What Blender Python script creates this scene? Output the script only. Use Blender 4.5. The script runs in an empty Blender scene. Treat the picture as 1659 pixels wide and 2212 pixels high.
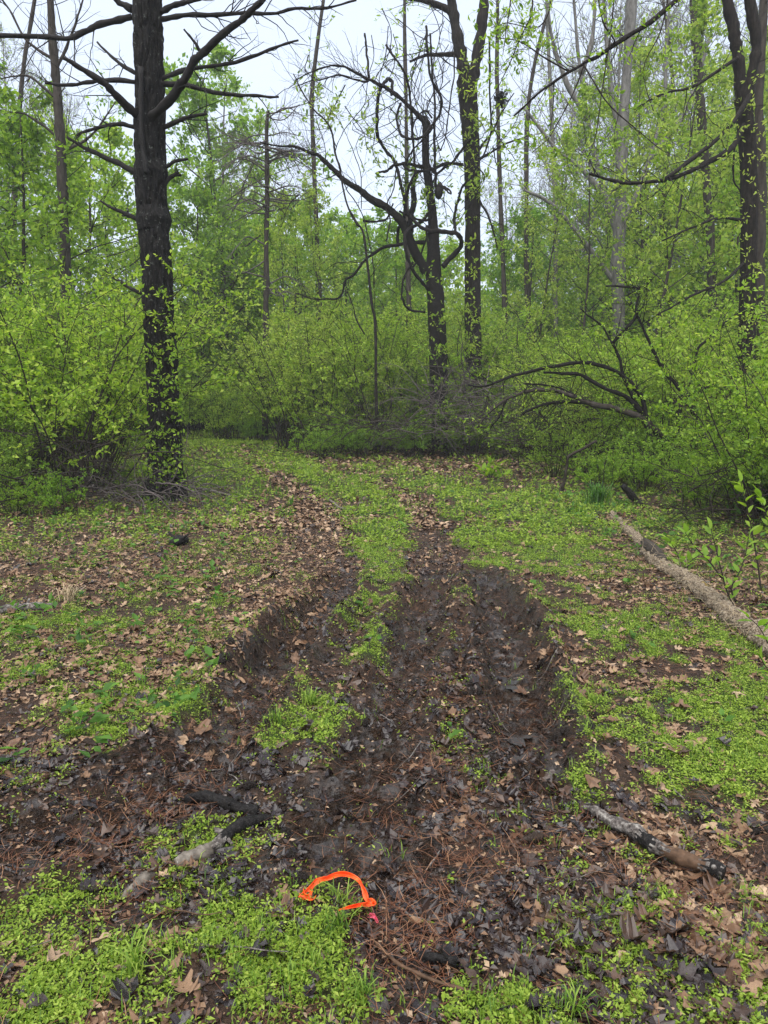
import bpy, math
import numpy as np
from mathutils import Vector, Matrix, Euler
R = math.radians

# ------------------------------------------------------------------ camera, sky, sun, exposure
scene = bpy.context.scene
COL = scene.collection
CAM_H, PITCH, FPX = 1.55, R(8.9), 1579.0          # eye height, downward pitch, focal length in photo units (1659 x 2212)
cam = bpy.data.objects.new('camera', bpy.data.cameras.new('camera'))
COL.objects.link(cam)
cam.location = (0, 0, CAM_H)
cam.rotation_euler = (R(90) - PITCH, 0, 0)
cam.data.sensor_fit = 'VERTICAL'
cam.data.sensor_height = 24.0
cam.data.lens = 24.0 * FPX / 2212.0
cam.data.clip_start = 0.05
cam.data.clip_end = 1500
scene.camera = cam

SUN_EL, SUN_ROT = R(62), R(195)
world = bpy.data.worlds.new('World'); scene.world = world; world.use_nodes = True
wn, wl = world.node_tree.nodes, world.node_tree.links
wn.clear()
wo = wn.new('ShaderNodeOutputWorld'); wb = wn.new('ShaderNodeBackground'); ws = wn.new('ShaderNodeTexSky')
ws.sky_type = 'NISHITA'; ws.sun_disc = False; ws.sun_elevation = SUN_EL; ws.sun_rotation = SUN_ROT
ws.dust_density = 4.0; ws.air_density = 1.0; ws.ozone_density = 1.5
wm = wn.new('ShaderNodeMix'); wm.data_type = 'RGBA'
wm.inputs['Factor'].default_value = 0.86
wm.inputs['B'].default_value = (2.45, 2.72, 3.2, 1)       # even veil of cloud
wl.new(ws.outputs[0], wm.inputs['A']); wl.new(wm.outputs['Result'], wb.inputs['Color'])
wb.inputs['Strength'].default_value = 0.10
wl.new(wb.outputs[0], wo.inputs['Surface'])

sl = bpy.data.lights.new('sun', 'SUN'); sl.energy = 1.5; sl.angle = R(80); sl.color = (1.0, 0.97, 0.92)
sun = bpy.data.objects.new('sun', sl); COL.objects.link(sun)
sun.rotation_euler = (R(90) - SUN_EL, 0, -SUN_ROT + math.pi)
sun.location = (0, 0, 40)

vs = scene.view_settings
vs.view_transform = 'Standard'; vs.look = 'None'; vs.gamma = 1.0; vs.use_curve_mapping = False
vs.exposure = 1.98
cy = scene.cycles
cy.max_bounces = 10; cy.diffuse_bounces = 7; cy.glossy_bounces = 2; cy.transmission_bounces = 8
cy.transparent_max_bounces = 6; cy.volume_bounces = 1
cy.use_denoising = True
cy.caustics_reflective = False; cy.caustics_refractive = False

# ------------------------------------------------------------------ small maths
def ray(u, v):
    xc, yc = (u - 829.5) / FPX, -(v - 1106.0) / FPX
    c, s = math.cos(PITCH), math.sin(PITCH)
    return np.array([xc, c + yc * s, -s + yc * c])

def P(u, v, d):                       # the place seen at photo point (u, v), d metres down the track
    r = ray(u, v)
    return np.array([0, 0, CAM_H]) + r * (d / r[1])

def G(u, v):                          # the place on flat ground seen at photo point (u, v)
    r = ray(u, v)
    p = r * (-CAM_H / r[2])
    return np.array([p[0], p[1]])

def vnoise(x, y, seed=0):
    x = np.asarray(x, float); y = np.asarray(y, float)
    xi = np.floor(x).astype(np.int64); yi = np.floor(y).astype(np.int64)
    fx, fy = x - xi, y - yi
    fx = fx * fx * fx * (fx * (fx * 6 - 15) + 10); fy = fy * fy * fy * (fy * (fy * 6 - 15) + 10)
    def hsh(a, b):
        n = (a * 374761393 + b * 668265263 + seed * 974634777) & 0xFFFFFFFF
        n = ((n ^ (n >> 13)) * 1274126177) & 0xFFFFFFFF
        n = (n ^ (n >> 16)) & 0xFFFFFFFF
        return n / 4294967295.0
    a, b, c, d = hsh(xi, yi), hsh(xi + 1, yi), hsh(xi, yi + 1), hsh(xi + 1, yi + 1)
    return ((a * (1 - fx) + b * fx) * (1 - fy) + (c * (1 - fx) + d * fx) * fy) * 2 - 1

def fbm(x, y, seed=0, octv=3):
    s, a, t = 0, 1.0, 0
    for i in range(octv):
        s = s + a * vnoise(x * 2 ** i, y * 2 ** i, seed + i * 17); t += a; a *= 0.5
    return s / t

def poly_dist(x, y, line, width):
    """distance / local width to a polyline, and the length run along it"""
    best = np.full(np.shape(x), 1e9); run = np.zeros(np.shape(x)); s0 = 0.0
    side = np.zeros(np.shape(x))
    for i in range(len(line) - 1):
        a, b = line[i], line[i + 1]
        d = b - a; L = np.hypot(*d) + 1e-9
        t = np.clip(((x - a[0]) * d[0] + (y - a[1]) * d[1]) / L ** 2, 0, 1)
        px, py = x - a[0] - t * d[0], y - a[1] - t * d[1]
        w = width[i] * (1 - t) + width[i + 1] * t
        q = np.hypot(px, py) / w
        m = q < best
        best = np.where(m, q, best); run = np.where(m, s0 + t * L, run)
        side = np.where(m, (d[0] * py - d[1] * px) / L / w, side)
        s0 += L
    return best, run, side

def gl(*uv): return [G(u, v) for u, v in uv]

# ruts and tracks, traced on the ground
RUT_L = gl((745, 1245), (715, 1300), (650, 1355), (600, 1405), (560, 1470), (480, 1570), (400, 1660), (300, 1730), (120, 1800), (-60, 1850))
RUT_LW = [.13, .15, .17, .16, .15, .16, .20, .2, .2, .2]
RUT_LD = np.array([.03, .11, .15, .15, .09, .07, .06, .05, .04, .03])
RUT_M = gl((945, 1235), (915, 1310), (880, 1420), (835, 1560), (790, 1720), (790, 1830), (850, 1960), (900, 2070))
RUT_MW = [.13, .15, .15, .14, .17, .2, .17, .12]
RUT_MD = np.array([.03, .10, .09, .07, .05, .05, .02, .0])
RUT_R = gl((1040, 1235), (1090, 1330), (1118, 1440), (1130, 1560), (1140, 1650), (1175, 1735))
RUT_RW = [.14, .17, .16, .16, .16, .12]
RUT_RD = np.array([.03, .13, .14, .12, .07, .02])
FAR_L = gl((735, 1250), (705, 1160), (690, 1105), (640, 1055), (560, 1005), (490, 962))
FAR_R = gl((945, 1235), (935, 1150), (895, 1085), (800, 1025), (700, 992), (610, 968))
MID_G = gl((815, 1290), (812, 1200), (805, 1110), (750, 1050), (670, 1008), (590, 983), (520, 962), (440, 946))
RGT_G = gl((1150, 1210), (1120, 1130), (1030, 1075), (900, 1040), (820, 1010))

def taper(run, line, vals):
    cum = np.concatenate([[0], np.cumsum([np.hypot(*(line[i + 1] - line[i])) for i in range(len(line) - 1)])])
    return np.interp(run, cum, vals)

def blobs(x, y, lst):
    m = np.zeros(np.shape(x))
    for (u, v, ru, rv, wgt) in lst:               # ground ellipses: place, half width (m), half depth (m), weight
        c = G(u, v)
        m = m + wgt * np.exp(-(((x - c[0]) / ru) ** 2 + ((y - c[1]) / rv) ** 2))
    return m

MUD_B = [(800, 1760, .34, .3, 1.1), (900, 1930, .3, .18, .9), (960, 2030, .25, .12, .6), (90, 2000, .32, .07, 1.0), (250, 1760, .3, .2, .6),
         (1530, 1750, .12, .28, 1.1), (1400, 1560, .35, .25, .75), (1010, 1380, .4, .6, .4), (380, 1660, .26, .3, .9),
         (680, 1420, .25, .5, .6), (1330, 1380, .3, .25, .6), (560, 1620, .2, .2, .4), (1120, 1560, .22, .5, .6)]
GRN_B = [(200, 2120, .42, .18, .85), (60, 1960, .16, .08, .7), (450, 2060, .33, .13, .6), (650, 2060, .2, .08, .55),
         (430, 1830, .2, .15, .75), (620, 2180, .25, .08, .4), (740, 1960, .1, .09, .9), (1500, 2120, .28, .2, 1.1), (1300, 2000, .22, .16, .7), (1250, 1840, .15, .2, .6),
         (1400, 1960, .16, .18, .8), (1600, 1850, .3, .4, .8), (1450, 1900, .2, .2, .9), (1350, 1720, .25, .3, .8),
         (1500, 1620, .5, .45, .8), (1580, 1480, .55, .5, 1.1), (1430, 1400, .55, .5, .9), (1280, 1310, .5, .6, .6),
         (1230, 1500, .2, .6, .5), (680, 1530, .2, .35, .9), (620, 1590, .22, .25, .6), (770, 1400, .22, .5, .7),
         (560, 1650, .2, .2, .7), (60, 1340, .5, .5, .6), (110, 1450, .5, .4, .6), (300, 1480, .4, .4, .35),
         (470, 1250, .5, .6, .3), (330, 1330, .4, .5, .25), (150, 1580, .4, .25, .6), (380, 1530, .25, .25, .3),
         (240, 1190, .8, .8, .35), (700, 1640, .2, .2, .5), (1180, 2120, .28, .13, .7), (1050, 2170, .2, .08, .2),
         (900, 2180, .2, .08, .15), (640, 1470, .15, .3, .6), (420, 1960, .2, .1, .5), (850, 1300, .35, .5, .5), (470, 1020, 1.9, 2.6, 1.2), (560, 955, 5, 5, .7), (1150, 1100, 1.5, 2.0, .7), (1250, 1180, .8, 1.2, .7), (430, 960, 4, 4, 1.0), (500, 1080, .7, 1.0, .6), (200, 1120, 1.5, 1.2, .45), (600, 1100, .8, 1.5, .4)]
LIT_B = [(150, 1750, .6, .4, 1.2), (350, 1600, .4, .4, .7), (960, 1500, .35, .7, .8), (1000, 1700, .4, .4, .9),
         (1100, 1850, .45, .3, 1.0), (1200, 2000, .5, .25, .9), (1060, 2080, .4, .12, .7), (600, 1300, .6, .8, .8),
         (300, 1400, 1.0, .9, .7), (450, 1180, 1.4, 1.4, .9), (150, 1230, 1.4, 1.1, .9), (560, 1130, 1.2, 1.6, .9),
         (1300, 1850, .25, .25, .6), (1400, 2080, .3, .2, .5), (1550, 1250, 1.3, 1.4, .9), (1300, 1420, .4, .5, .5),
         (1000, 1005, 2.6, 1.4, .9), (780, 985, 1.6, 1.2, .6), (660, 2130, .3, .1, .4), (1480, 1750, .4, .3, .4),
         (1600, 2050, .2, .3, .7), (430, 1930, .2, .15, .4)]

def masks(x, y):
    """how muddy, how green and how leafy a spot of ground is"""
    n = fbm(x * 1.7, y * 1.7, 5) ; n2 = fbm(x * 5, y * 5, 8)
    mud = blobs(x, y, MUD_B)
    for ln, w, k in ((RUT_L, RUT_LW, .9), (RUT_M, RUT_MW, 1.0), (RUT_R, RUT_RW, 1.1)):
        q, run, _ = poly_dist(x, y, ln, w)
        mud = mud + k * np.exp(-(q / 1.2) ** 3)
    mud = np.clip(mud * (1 + .5 * n2) + .45 * n + .5 * n2 + .35 * vnoise(x * 13, y * 13, 71) - .05, 0, 1.3)
    trackL, _, _ = poly_dist(x, y, FAR_L, [.24, .32, .32, .34, .34, .34])
    trackR, _, _ = poly_dist(x, y, FAR_R, [.24, .22, .25, .3, .35, .35])
    track = np.exp(-trackL ** 4) + np.exp(-trackR ** 4)
    gm, _, _ = poly_dist(x, y, MID_G, [.25, .42, .55, .8, 1.1, 1.3, 1.6, 2.2])
    gr, _, _ = poly_dist(x, y, RGT_G, [.6, .9, 1.0, .9, .6])
    grn = blobs(x, y, GRN_B) + 1.1 * np.exp(-gm ** 3) + 1.0 * np.exp(-gr ** 3)
    wood = np.clip((np.abs(x + .08 * y) - 3.4) / 2, 0, 1) * .45 + np.clip((y - 24) / 10, 0, 1) * .6
    grn = grn + wood
    n3 = fbm(x * 3.1 + 9, y * 3.1, 91, 3); n4 = vnoise(x * 14, y * 14, 93)
    grn = np.clip((grn * .8 + .16 + .1 * np.clip(y / 6, 0, 1)) * np.clip(0.85 + .7 * n + 2.0 * n3 + 1.1 * n4, .05, 2) - .85 * np.clip(mud, 0, 1) - 1.0 * track, 0, 1.2)
    lit = blobs(x, y, LIT_B) + .6 * track + .35 + 0 * y
    lit = np.clip(lit * (1 + .5 * n2) - .55 * np.clip(mud, 0, 1), 0, 1.4)
    return mud, grn, lit

def height(x, y):
    x = np.asarray(x, float); y = np.asarray(y, float)
    far = np.clip(y / 12, 0, 1)
    h = .05 * fbm(x * .22, y * .22, 1, 2) * np.clip(np.hypot(x, y - 3) / 6, 0.15, 3)
    h = h + .022 * fbm(x * 1.6, y * 1.6, 2, 2) + .010 * fbm(x * 6, y * 6, 3, 2) * (1 - .6 * far)
    h = h + np.clip((-x - 3) / 9, 0, 1.2) * .12 + np.clip((x - 4) / 9, 0, 1.2) * .1
    rough = np.zeros(np.shape(x))
    for ln, w, dep in ((RUT_L, RUT_LW, RUT_LD), (RUT_M, RUT_MW, RUT_MD), (RUT_R, RUT_RW, RUT_RD)):
        q, run, side = poly_dist(x, y, ln, w)
        dd = taper(run, ln, dep)
        lump = 1 + .6 * fbm(x * 4, y * 4, 21, 2)
        tread = np.sin(run * 2 * math.pi / .12 + np.abs(side) * 2.6) * .026 * np.exp(-(q / 1.0) ** 4)
        h = h - dd * np.exp(-(q / 1.0) ** 4) * (.75 + .25 * lump) + dd * .55 * lump * np.exp(-((q - 1.5) / .38) ** 2)
        h = h + tread * np.clip(dd / .05, 0, 1)
        rough = rough + np.exp(-(q / 2.2) ** 4) * np.clip(dd / .04, 0, 1)
    churn = np.clip(rough, 0, 1) + .4 * np.exp(-((x - .3) / .9) ** 2 - ((y - 3.6) / 1.8) ** 2)
    h = h + churn * (.034 * fbm(x * 12, y * 12, 31, 2) + .030 * np.abs(fbm(x * 6.5, y * 6.5, 33, 2)))
    return h

def hz(x, y): return float(height(np.array([x]), np.array([y]))[0])

# ------------------------------------------------------------------ mesh helpers
def make_mesh(name, V, quads=None, tris=None, tint=None, mat=None, smooth=True):
    me = bpy.data.meshes.new(name)
    V = np.ascontiguousarray(V, np.float32)
    idx, tot = [], []
    if quads is not None and len(quads):
        quads = np.asarray(quads, np.int32); idx.append(quads.ravel()); tot.append(np.full(len(quads), 4, np.int32))
    if tris is not None and len(tris):
        tris = np.asarray(tris, np.int32); idx.append(tris.ravel()); tot.append(np.full(len(tris), 3, np.int32))
    idx = np.concatenate(idx); tot = np.concatenate(tot)
    start = np.concatenate([[0], np.cumsum(tot)[:-1]]).astype(np.int32)
    me.vertices.add(len(V)); me.vertices.foreach_set('co', V.ravel())
    me.loops.add(len(idx)); me.loops.foreach_set('vertex_index', idx)
    me.polygons.add(len(tot)); me.polygons.foreach_set('loop_start', start); me.polygons.foreach_set('loop_total', tot)
    me.polygons.foreach_set('use_smooth', np.full(len(tot), smooth, bool))
    if tint is not None:
        for k, a in (tint.items() if isinstance(tint, dict) else (('tint', tint),)):
            at = me.attributes.new(k, 'FLOAT', 'POINT'); at.data.foreach_set('value', np.ascontiguousarray(a, np.float32))
    me.update()
    if mat: me.materials.append(mat)
    return me

class Build:
    def __init__(self): self.v, self.q, self.t, self.a, self.n = [], [], [], [], 0
    def add(self, V, quads=None, tris=None, tint=0.0):
        V = np.asarray(V, float).reshape(-1, 3)
        self.v.append(V)
        if quads is not None and len(quads): self.q.append(np.asarray(quads) + self.n)
        if tris is not None and len(tris): self.t.append(np.asarray(tris) + self.n)
        self.a.append(np.broadcast_to(np.asarray(tint, float), (len(V),)).copy())
        self.n += len(V)
    def mesh(self, name, mat, smooth=True, origin=None):
        V = np.concatenate(self.v)
        if origin is not None: V = V - np.asarray(origin)
        return make_mesh(name, V, np.concatenate(self.q) if self.q else None,
                         np.concatenate(self.t) if self.t else None, np.concatenate(self.a), mat, smooth)

def link(name, data, parent=None, loc=(0, 0, 0), rot=(0, 0, 0), scale=None):
    o = bpy.data.objects.new(name, data); COL.objects.link(o)
    o.location = loc; o.rotation_euler = rot
    if scale is not None: o.scale = (scale,) * 3 if np.isscalar(scale) else scale
    if parent: o.parent = parent
    return o

def tag(o, label=None, cat=None, group=None, kind=None):
    if label: o['label'] = label
    if cat: o['category'] = cat
    if group: o['group'] = group
    if kind: o['kind'] = kind
    return o

def thing(name, label, cat, loc=(0, 0, 0), group=None, rz=0):
    return tag(link(name, None, None, loc, (0, 0, rz)), label, cat, group)

def copy_thing(src, loc, rz, scale, label, group):
    c = src.copy(); COL.objects.link(c)
    c.location = loc; c.rotation_euler = (0, 0, rz); c.scale = (scale,) * 3 if np.isscalar(scale) else scale
    c['label'] = label; c['group'] = group
    for ch in src.children:
        d = ch.copy(); COL.objects.link(d); d.parent = c
        for g in ch.children:
            e = g.copy(); COL.objects.link(e); e.parent = d
    return c

def add_tubes(b, lines, sides, tint=0.0, cap=True):
    """lines: list of (pts (n,3), radii (n,)); grouped by length and swept together"""
    by = {}
    for pts, rad in lines: by.setdefault(len(pts), []).append((pts, rad))
    for n, grp in by.items():
        Pp = np.array([g[0] for g in grp], float); Rr = np.array([g[1] for g in grp], float)
        K = len(grp)
        T = np.gradient(Pp, axis=1); T /= np.linalg.norm(T, axis=2, keepdims=True) + 1e-9
        ref = np.where(np.abs(T[:, :1, 2:3]) > .8, np.array([1., 0, 0]), np.array([0, 0, 1.]))[:, 0]
        U = np.zeros_like(T); cur = np.cross(T[:, 0], ref); cur /= np.linalg.norm(cur, axis=1, keepdims=True) + 1e-9
        for i in range(n):
            cur = cur - T[:, i] * np.sum(cur * T[:, i], axis=1, keepdims=True)
            cur = cur / (np.linalg.norm(cur, axis=1, keepdims=True) + 1e-9)
            U[:, i] = cur
        W = np.cross(T, U)
        ang = np.arange(sides) / sides * 2 * math.pi
        ring = Pp[:, :, None] + Rr[:, :, None, None] * (np.cos(ang)[None, None, :, None] * U[:, :, None] + np.sin(ang)[None, None, :, None] * W[:, :, None])
        V = ring.reshape(-1, 3)
        i, j = np.meshgrid(np.arange(n - 1), np.arange(sides), indexing='ij')
        a = i * sides + j; c = i * sides + (j + 1) % sides
        q = np.stack([a, c, c + sides, a + sides], -1).reshape(-1, 4)
        Q = (q[None] + (np.arange(K) * n * sides)[:, None, None]).reshape(-1, 4)
        tr = None
        if cap and sides >= 5:
            f = np.array([[0, k + 1, k] for k in range(1, sides - 1)])
            tr = np.concatenate([(f[None] + (np.arange(K) * n * sides)[:, None, None]).reshape(-1, 3),
                                 (f[None][:, :, ::-1] + (np.arange(K) * n * sides + (n - 1) * sides)[:, None, None]).reshape(-1, 3)])
        b.add(V, Q, tr, tint)

def unit(a): return a / (np.linalg.norm(a, axis=-1, keepdims=True) + 1e-9)

def add_leaves(b, pos, direc, nrm, length, width, tint, fold=.25, shape=4):
    """leaf blades: a folded diamond (4 points) or a rounder blade (6 points)"""
    N = len(pos)
    D = unit(direc); S = unit(np.cross(nrm, D)); Z = np.cross(D, S)
    L = np.broadcast_to(length, (N,))[:, None]; Wd = np.broadcast_to(width, (N,))[:, None]
    if shape == 4:
        V = np.stack([pos, pos + D * L * .45 + S * Wd * .5 + Z * Wd * fold, pos + D * L, pos + D * L * .45 - S * Wd * .5 + Z * Wd * fold], 1)
        f = np.array([[0, 1, 2], [0, 2, 3]]); m = 4
    else:
        V = np.stack([pos, pos + D * L * .3 + S * Wd * .46 + Z * Wd * fold, pos + D * L * .68 + S * Wd * .4 + Z * Wd * fold,
                      pos + D * L - Z * Wd * fold * .5, pos + D * L * .68 - S * Wd * .4 + Z * Wd * fold, pos + D * L * .3 - S * Wd * .46 + Z * Wd * fold], 1)
        f = np.array([[0, 1, 2], [0, 2, 3], [0, 3, 4], [0, 4, 5]]); m = 6
    F = (f[None] + (np.arange(N) * m)[:, None, None]).reshape(-1, 3)
    b.add(V.reshape(-1, 3), None, F, np.repeat(np.broadcast_to(tint, (N,)), m))

def smooth_line(pts, n):
    """Catmull-Rom through the given points"""
    p = np.asarray(pts, float)
    p = np.vstack([2 * p[0] - p[1], p, 2 * p[-1] - p[-2]])
    m = len(p) - 3; out = []
    for t in np.linspace(0, m - 1e-6, n):
        i = int(t); f = t - i
        a, b_, c, d = p[i], p[i + 1], p[i + 2], p[i + 3]
        out.append(.5 * (2 * b_ + (c - a) * f + (2 * a - 5 * b_ + 4 * c - d) * f * f + (3 * b_ - a - 3 * c + d) * f ** 3))
    return np.array(out)

def grow(rng, p, d, L, r, nseg, wander=.12, trop=0.0, tip=.35):
    d = np.asarray(d, float) / np.linalg.norm(d); pts = [np.asarray(p, float)]
    for i in range(nseg):
        d = d + rng.normal(0, wander, 3); d[2] += trop
        d /= np.linalg.norm(d); pts.append(pts[-1] + d * L / nseg)
    return np.array(pts), np.linspace(r, r * tip, nseg + 1)

def side_dir(rng, t, ang):
    a = rng.normal(size=3); a -= t * a.dot(t); a /= np.linalg.norm(a) + 1e-9
    return t * math.cos(ang) + a * math.sin(ang)

def leaves_on(rng, b, lines, per, length, width, tintc=(0.5, .25), up=.7, shape=4, spread=.009, fold=.2):
    pos, di = [], []
    for pts, rad in lines:
        n = len(pts) - 1
        t = rng.uniform(.15, 1.0, per) * n
        i = np.minimum(t.astype(int), n - 1); f = (t - i)[:, None]
        pos.append(pts[i] * (1 - f) + pts[i + 1] * f)
        di.append(unit(pts[i + 1] - pts[i]))
    pos = np.concatenate(pos); di = np.concatenate(di); N = len(pos)
    dr = unit(di * .6 + rng.normal(0, .75, (N, 3)) + np.array([0, 0, .1]))
    nr = rng.normal(0, 1 - up * .6, (N, 3)) + np.array([0, 0, up])
    sc = .45 + 1.0 * rng.beta(1.6, 1.8, N)
    add_leaves(b, pos + rng.normal(0, spread, (N, 3)), dr, nr, length * sc, width * sc, np.clip(rng.normal(tintc[0], tintc[1], N), 0, 1), fold, shape)

# ------------------------------------------------------------------ materials
def nodes(name):
    m = bpy.data.materials.new(name); m.use_nodes = True
    nt = m.node_tree; nt.nodes.clear()
    return m, nt.nodes, nt.links

def ramp(nd, stops, interp='LINEAR'):
    r = nd.new('ShaderNodeValToRGB'); r.color_ramp.interpolation = interp
    e = r.color_ramp.elements
    e[0].position, e[0].color = stops[0][0], (*stops[0][1], 1)
    e[1].position, e[1].color = stops[-1][0], (*stops[-1][1], 1)
    for p, c in stops[1:-1]:
        k = e.new(p); k.color = (*c, 1)
    return r

def rnd_tint(nd, lk, amount):
    """per-leaf tint plus a little drift from plant to plant"""
    at = nd.new('ShaderNodeAttribute'); at.attribute_name = 'tint'
    oi = nd.new('ShaderNodeObjectInfo')
    ma = nd.new('ShaderNodeMath'); ma.operation = 'MULTIPLY_ADD'
    lk.new(oi.outputs['Random'], ma.inputs[0]); ma.inputs[1].default_value = amount
    ad = nd.new('ShaderNodeMath'); ad.operation = 'SUBTRACT'; ad.inputs[1].default_value = amount / 2
    lk.new(at.outputs['Fac'], ad.inputs[0]); lk.new(ad.outputs[0], ma.inputs[2])
    return ma.outputs[0]

def leaf_mat(name, stops, trans=.45, rough=.55, drift=.35, spec=.25):
    m, nd, lk = nodes(name)
    f = rnd_tint(nd, lk, drift)
    rp = ramp(nd, stops); lk.new(f, rp.inputs[0])
    pb = nd.new('ShaderNodeBsdfPrincipled'); pb.inputs['Roughness'].default_value = rough
    pb.inputs['Specular IOR Level'].default_value = spec
    tl = nd.new('ShaderNodeBsdfTranslucent')
    lk.new(rp.outputs[0], pb.inputs['Base Color'])
    hs = nd.new('ShaderNodeHueSaturation'); hs.inputs['Value'].default_value = 1.6; hs.inputs['Saturation'].default_value = 1.05
    lk.new(rp.outputs[0], hs.inputs['Color']); lk.new(hs.outputs[0], tl.inputs['Color'])
    mx = nd.new('ShaderNodeMixShader'); mx.inputs[0].default_value = trans
    out = nd.new('ShaderNodeOutputMaterial')
    lk.new(pb.outputs[0], mx.inputs[1]); lk.new(tl.outputs[0], mx.inputs[2]); lk.new(mx.outputs[0], out.inputs[0])
    return m

def bark_mat(name, stops, scale=(9, 9, 2.2), bump=.6, dist=.03, rough=.85, spots=None, detail=6.0):
    m, nd, lk = nodes(name)
    tc = nd.new('ShaderNodeTexCoord'); mp = nd.new('ShaderNodeMapping'); mp.inputs['Scale'].default_value = scale
    lk.new(tc.outputs['Object'], mp.inputs[0])
    no = nd.new('ShaderNodeTexNoise'); no.inputs['Scale'].default_value = 2.5; no.inputs['Detail'].default_value = detail
    no.inputs['Roughness'].default_value = .65
    lk.new(mp.outputs[0], no.inputs[0])
    rp = ramp(nd, stops); lk.new(no.outputs['Fac'], rp.inputs[0])
    pb = nd.new('ShaderNodeBsdfPrincipled'); pb.inputs['Roughness'].default_value = rough
    pb.inputs['Specular IOR Level'].default_value = .14
    col = rp.outputs[0]
    if spots:
        n2 = nd.new('ShaderNodeTexNoise'); n2.inputs['Scale'].default_value = spots[0]; n2.inputs['Detail'].default_value = 5
        n2.inputs['Roughness'].default_value = .7
        lk.new(tc.outputs['Object'], n2.inputs[0])
        r2 = ramp(nd, [(spots[1], (0, 0, 0)), (spots[1] + .06, (1, 1, 1))]); lk.new(n2.outputs['Fac'], r2.inputs[0])
        mx = nd.new('ShaderNodeMix'); mx.data_type = 'RGBA'; mx.inputs['B'].default_value = (*spots[2], 1)
        lk.new(r2.outputs[0], mx.inputs['Factor']); lk.new(col, mx.inputs['A']); col = mx.outputs['Result']
    lk.new(col, pb.inputs['Base Color'])
    bp = nd.new('ShaderNodeBump'); bp.inputs['Strength'].default_value = bump; bp.inputs['Distance'].default_value = dist
    lk.new(no.outputs['Fac'], bp.inputs['Height']); lk.new(bp.outputs[0], pb.inputs['Normal'])
    out = nd.new('ShaderNodeOutputMaterial'); lk.new(pb.outputs[0], out.inputs[0])
    return m

M = {}
M['pine_bark'] = bark_mat('pine_bark', [(.3, (.002, .0019, .0018)), (.5, (.008, .007, .0062)), (.72, (.034, .031, .028))], (13, 13, 3.5), 1.0, .05, .8, (19, .60, (.12, .13, .115)))
M['dead_branch'] = bark_mat('dead_branch_bark', [(.3, (.006, .005, .005)), (.7, (.026, .023, .021))], (6, 6, 6), .4, .01, .8)
M['dark_bark'] = bark_mat('dark_bark', [(.3, (.004, .0035, .003)), (.52, (.015, .012, .010)), (.72, (.038, .032, .026))], (10, 10, 2.5), .9, .03, .85)
M['vine_bark'] = bark_mat('vine_bark', [(.3, (.003, .0027, .0025)), (.7, (.016, .013, .011))], (8, 8, 8), .5, .01, .85)
M['grey_bark'] = bark_mat('grey_bark', [(.3, (.06, .057, .053)), (.7, (.19, .18, .165))], (4, 4, 1.5), .4, .02, .9)
M['brown_bark'] = bark_mat('brown_bark', [(.3, (.016, .013, .010)), (.7, (.06, .05, .042))], (6, 6, 2), .5, .02, .9)
M['twig'] = bark_mat('twig_bark', [(.3, (.012, .010, .008)), (.7, (.045, .036, .028))], (6, 6, 6), .2, .004, .85)
M['grey_twig'] = bark_mat('grey_twig_bark', [(.3, (.04, .034, .032)), (.7, (.12, .10, .095))], (6, 6, 6), .2, .004, .9)
M['log_bark'] = bark_mat('log_bark', [(.36, (.04, .029, .019)), (.47, (.19, .145, .10)), (.66, (.38, .32, .235))], (26, 26, 26), 1.0, .03, .95, (5, .63, (.22, .15, .035)))
M['stick_bark'] = bark_mat('stick_bark', [(.34, (.022, .018, .016)), (.5, (.11, .095, .085)), (.68, (.30, .28, .25))], (22, 22, 22), 1.0, .012, .8)
M['pale_wood'] = bark_mat('pale_wood', [(.3, (.05, .042, .034)), (.7, (.19, .165, .135))], (16, 16, 16), .5, .006, .7)
M['black_wood'] = bark_mat('black_wood', [(.3, (.003, .003, .003)), (.6, (.016, .014, .013)), (.8, (.05, .045, .04))], (24, 24, 24), 1.0, .012, .55)
M['rusty_wood'] = bark_mat('rusty_wood', [(.3, (.03, .018, .011)), (.7, (.12, .07, .042))], (14, 14, 14), .5, .006, .7)
M['cone'] = bark_mat('pine_cone', [(.3, (.018, .014, .012)), (.7, (.07, .05, .038))], (20, 20, 20), .5, .005, .6)

SPRING = [(0, (.07, .135, .014)), (.35, (.165, .285, .025)), (.7, (.27, .39, .04)), (1, (.38, .47, .07))]
M['leaf_shrub'] = leaf_mat('leaf_shrub', SPRING)
M['leaf_yellow'] = leaf_mat('leaf_yellow', [(0, (.09, .16, .018)), (.4, (.22, .325, .04)), (1, (.39, .46, .085))])
M['leaf_mid'] = leaf_mat('leaf_mid', [(0, (.075, .15, .018)), (.5, (.185, .31, .035)), (1, (.33, .44, .065))])
M['leaf_deep'] = leaf_mat('leaf_deep', [(0, (.02, .06, .012)), (.5, (.06, .14, .02)), (1, (.12, .24, .035))])
M['leaf_bright'] = leaf_mat('leaf_bright', [(0, (.07, .16, .015)), (.5, (.16, .29, .03)), (1, (.30, .41, .05))], .5, .45)
M['needle'] = leaf_mat('pine_foliage', [(0, (.012, .035, .018)), (1, (.05, .09, .04))], .2)
M['grass'] = leaf_mat('grass_blade', [(0, (.045, .10, .012)), (.5, (.12, .22, .025)), (1, (.26, .35, .06))], .4, .5)
M['cover'] = leaf_mat('ground_cover', [(0, (.075, .135, .013)), (.45, (.20, .295, .03)), (1, (.36, .44, .08))], .4, .5)

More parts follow.
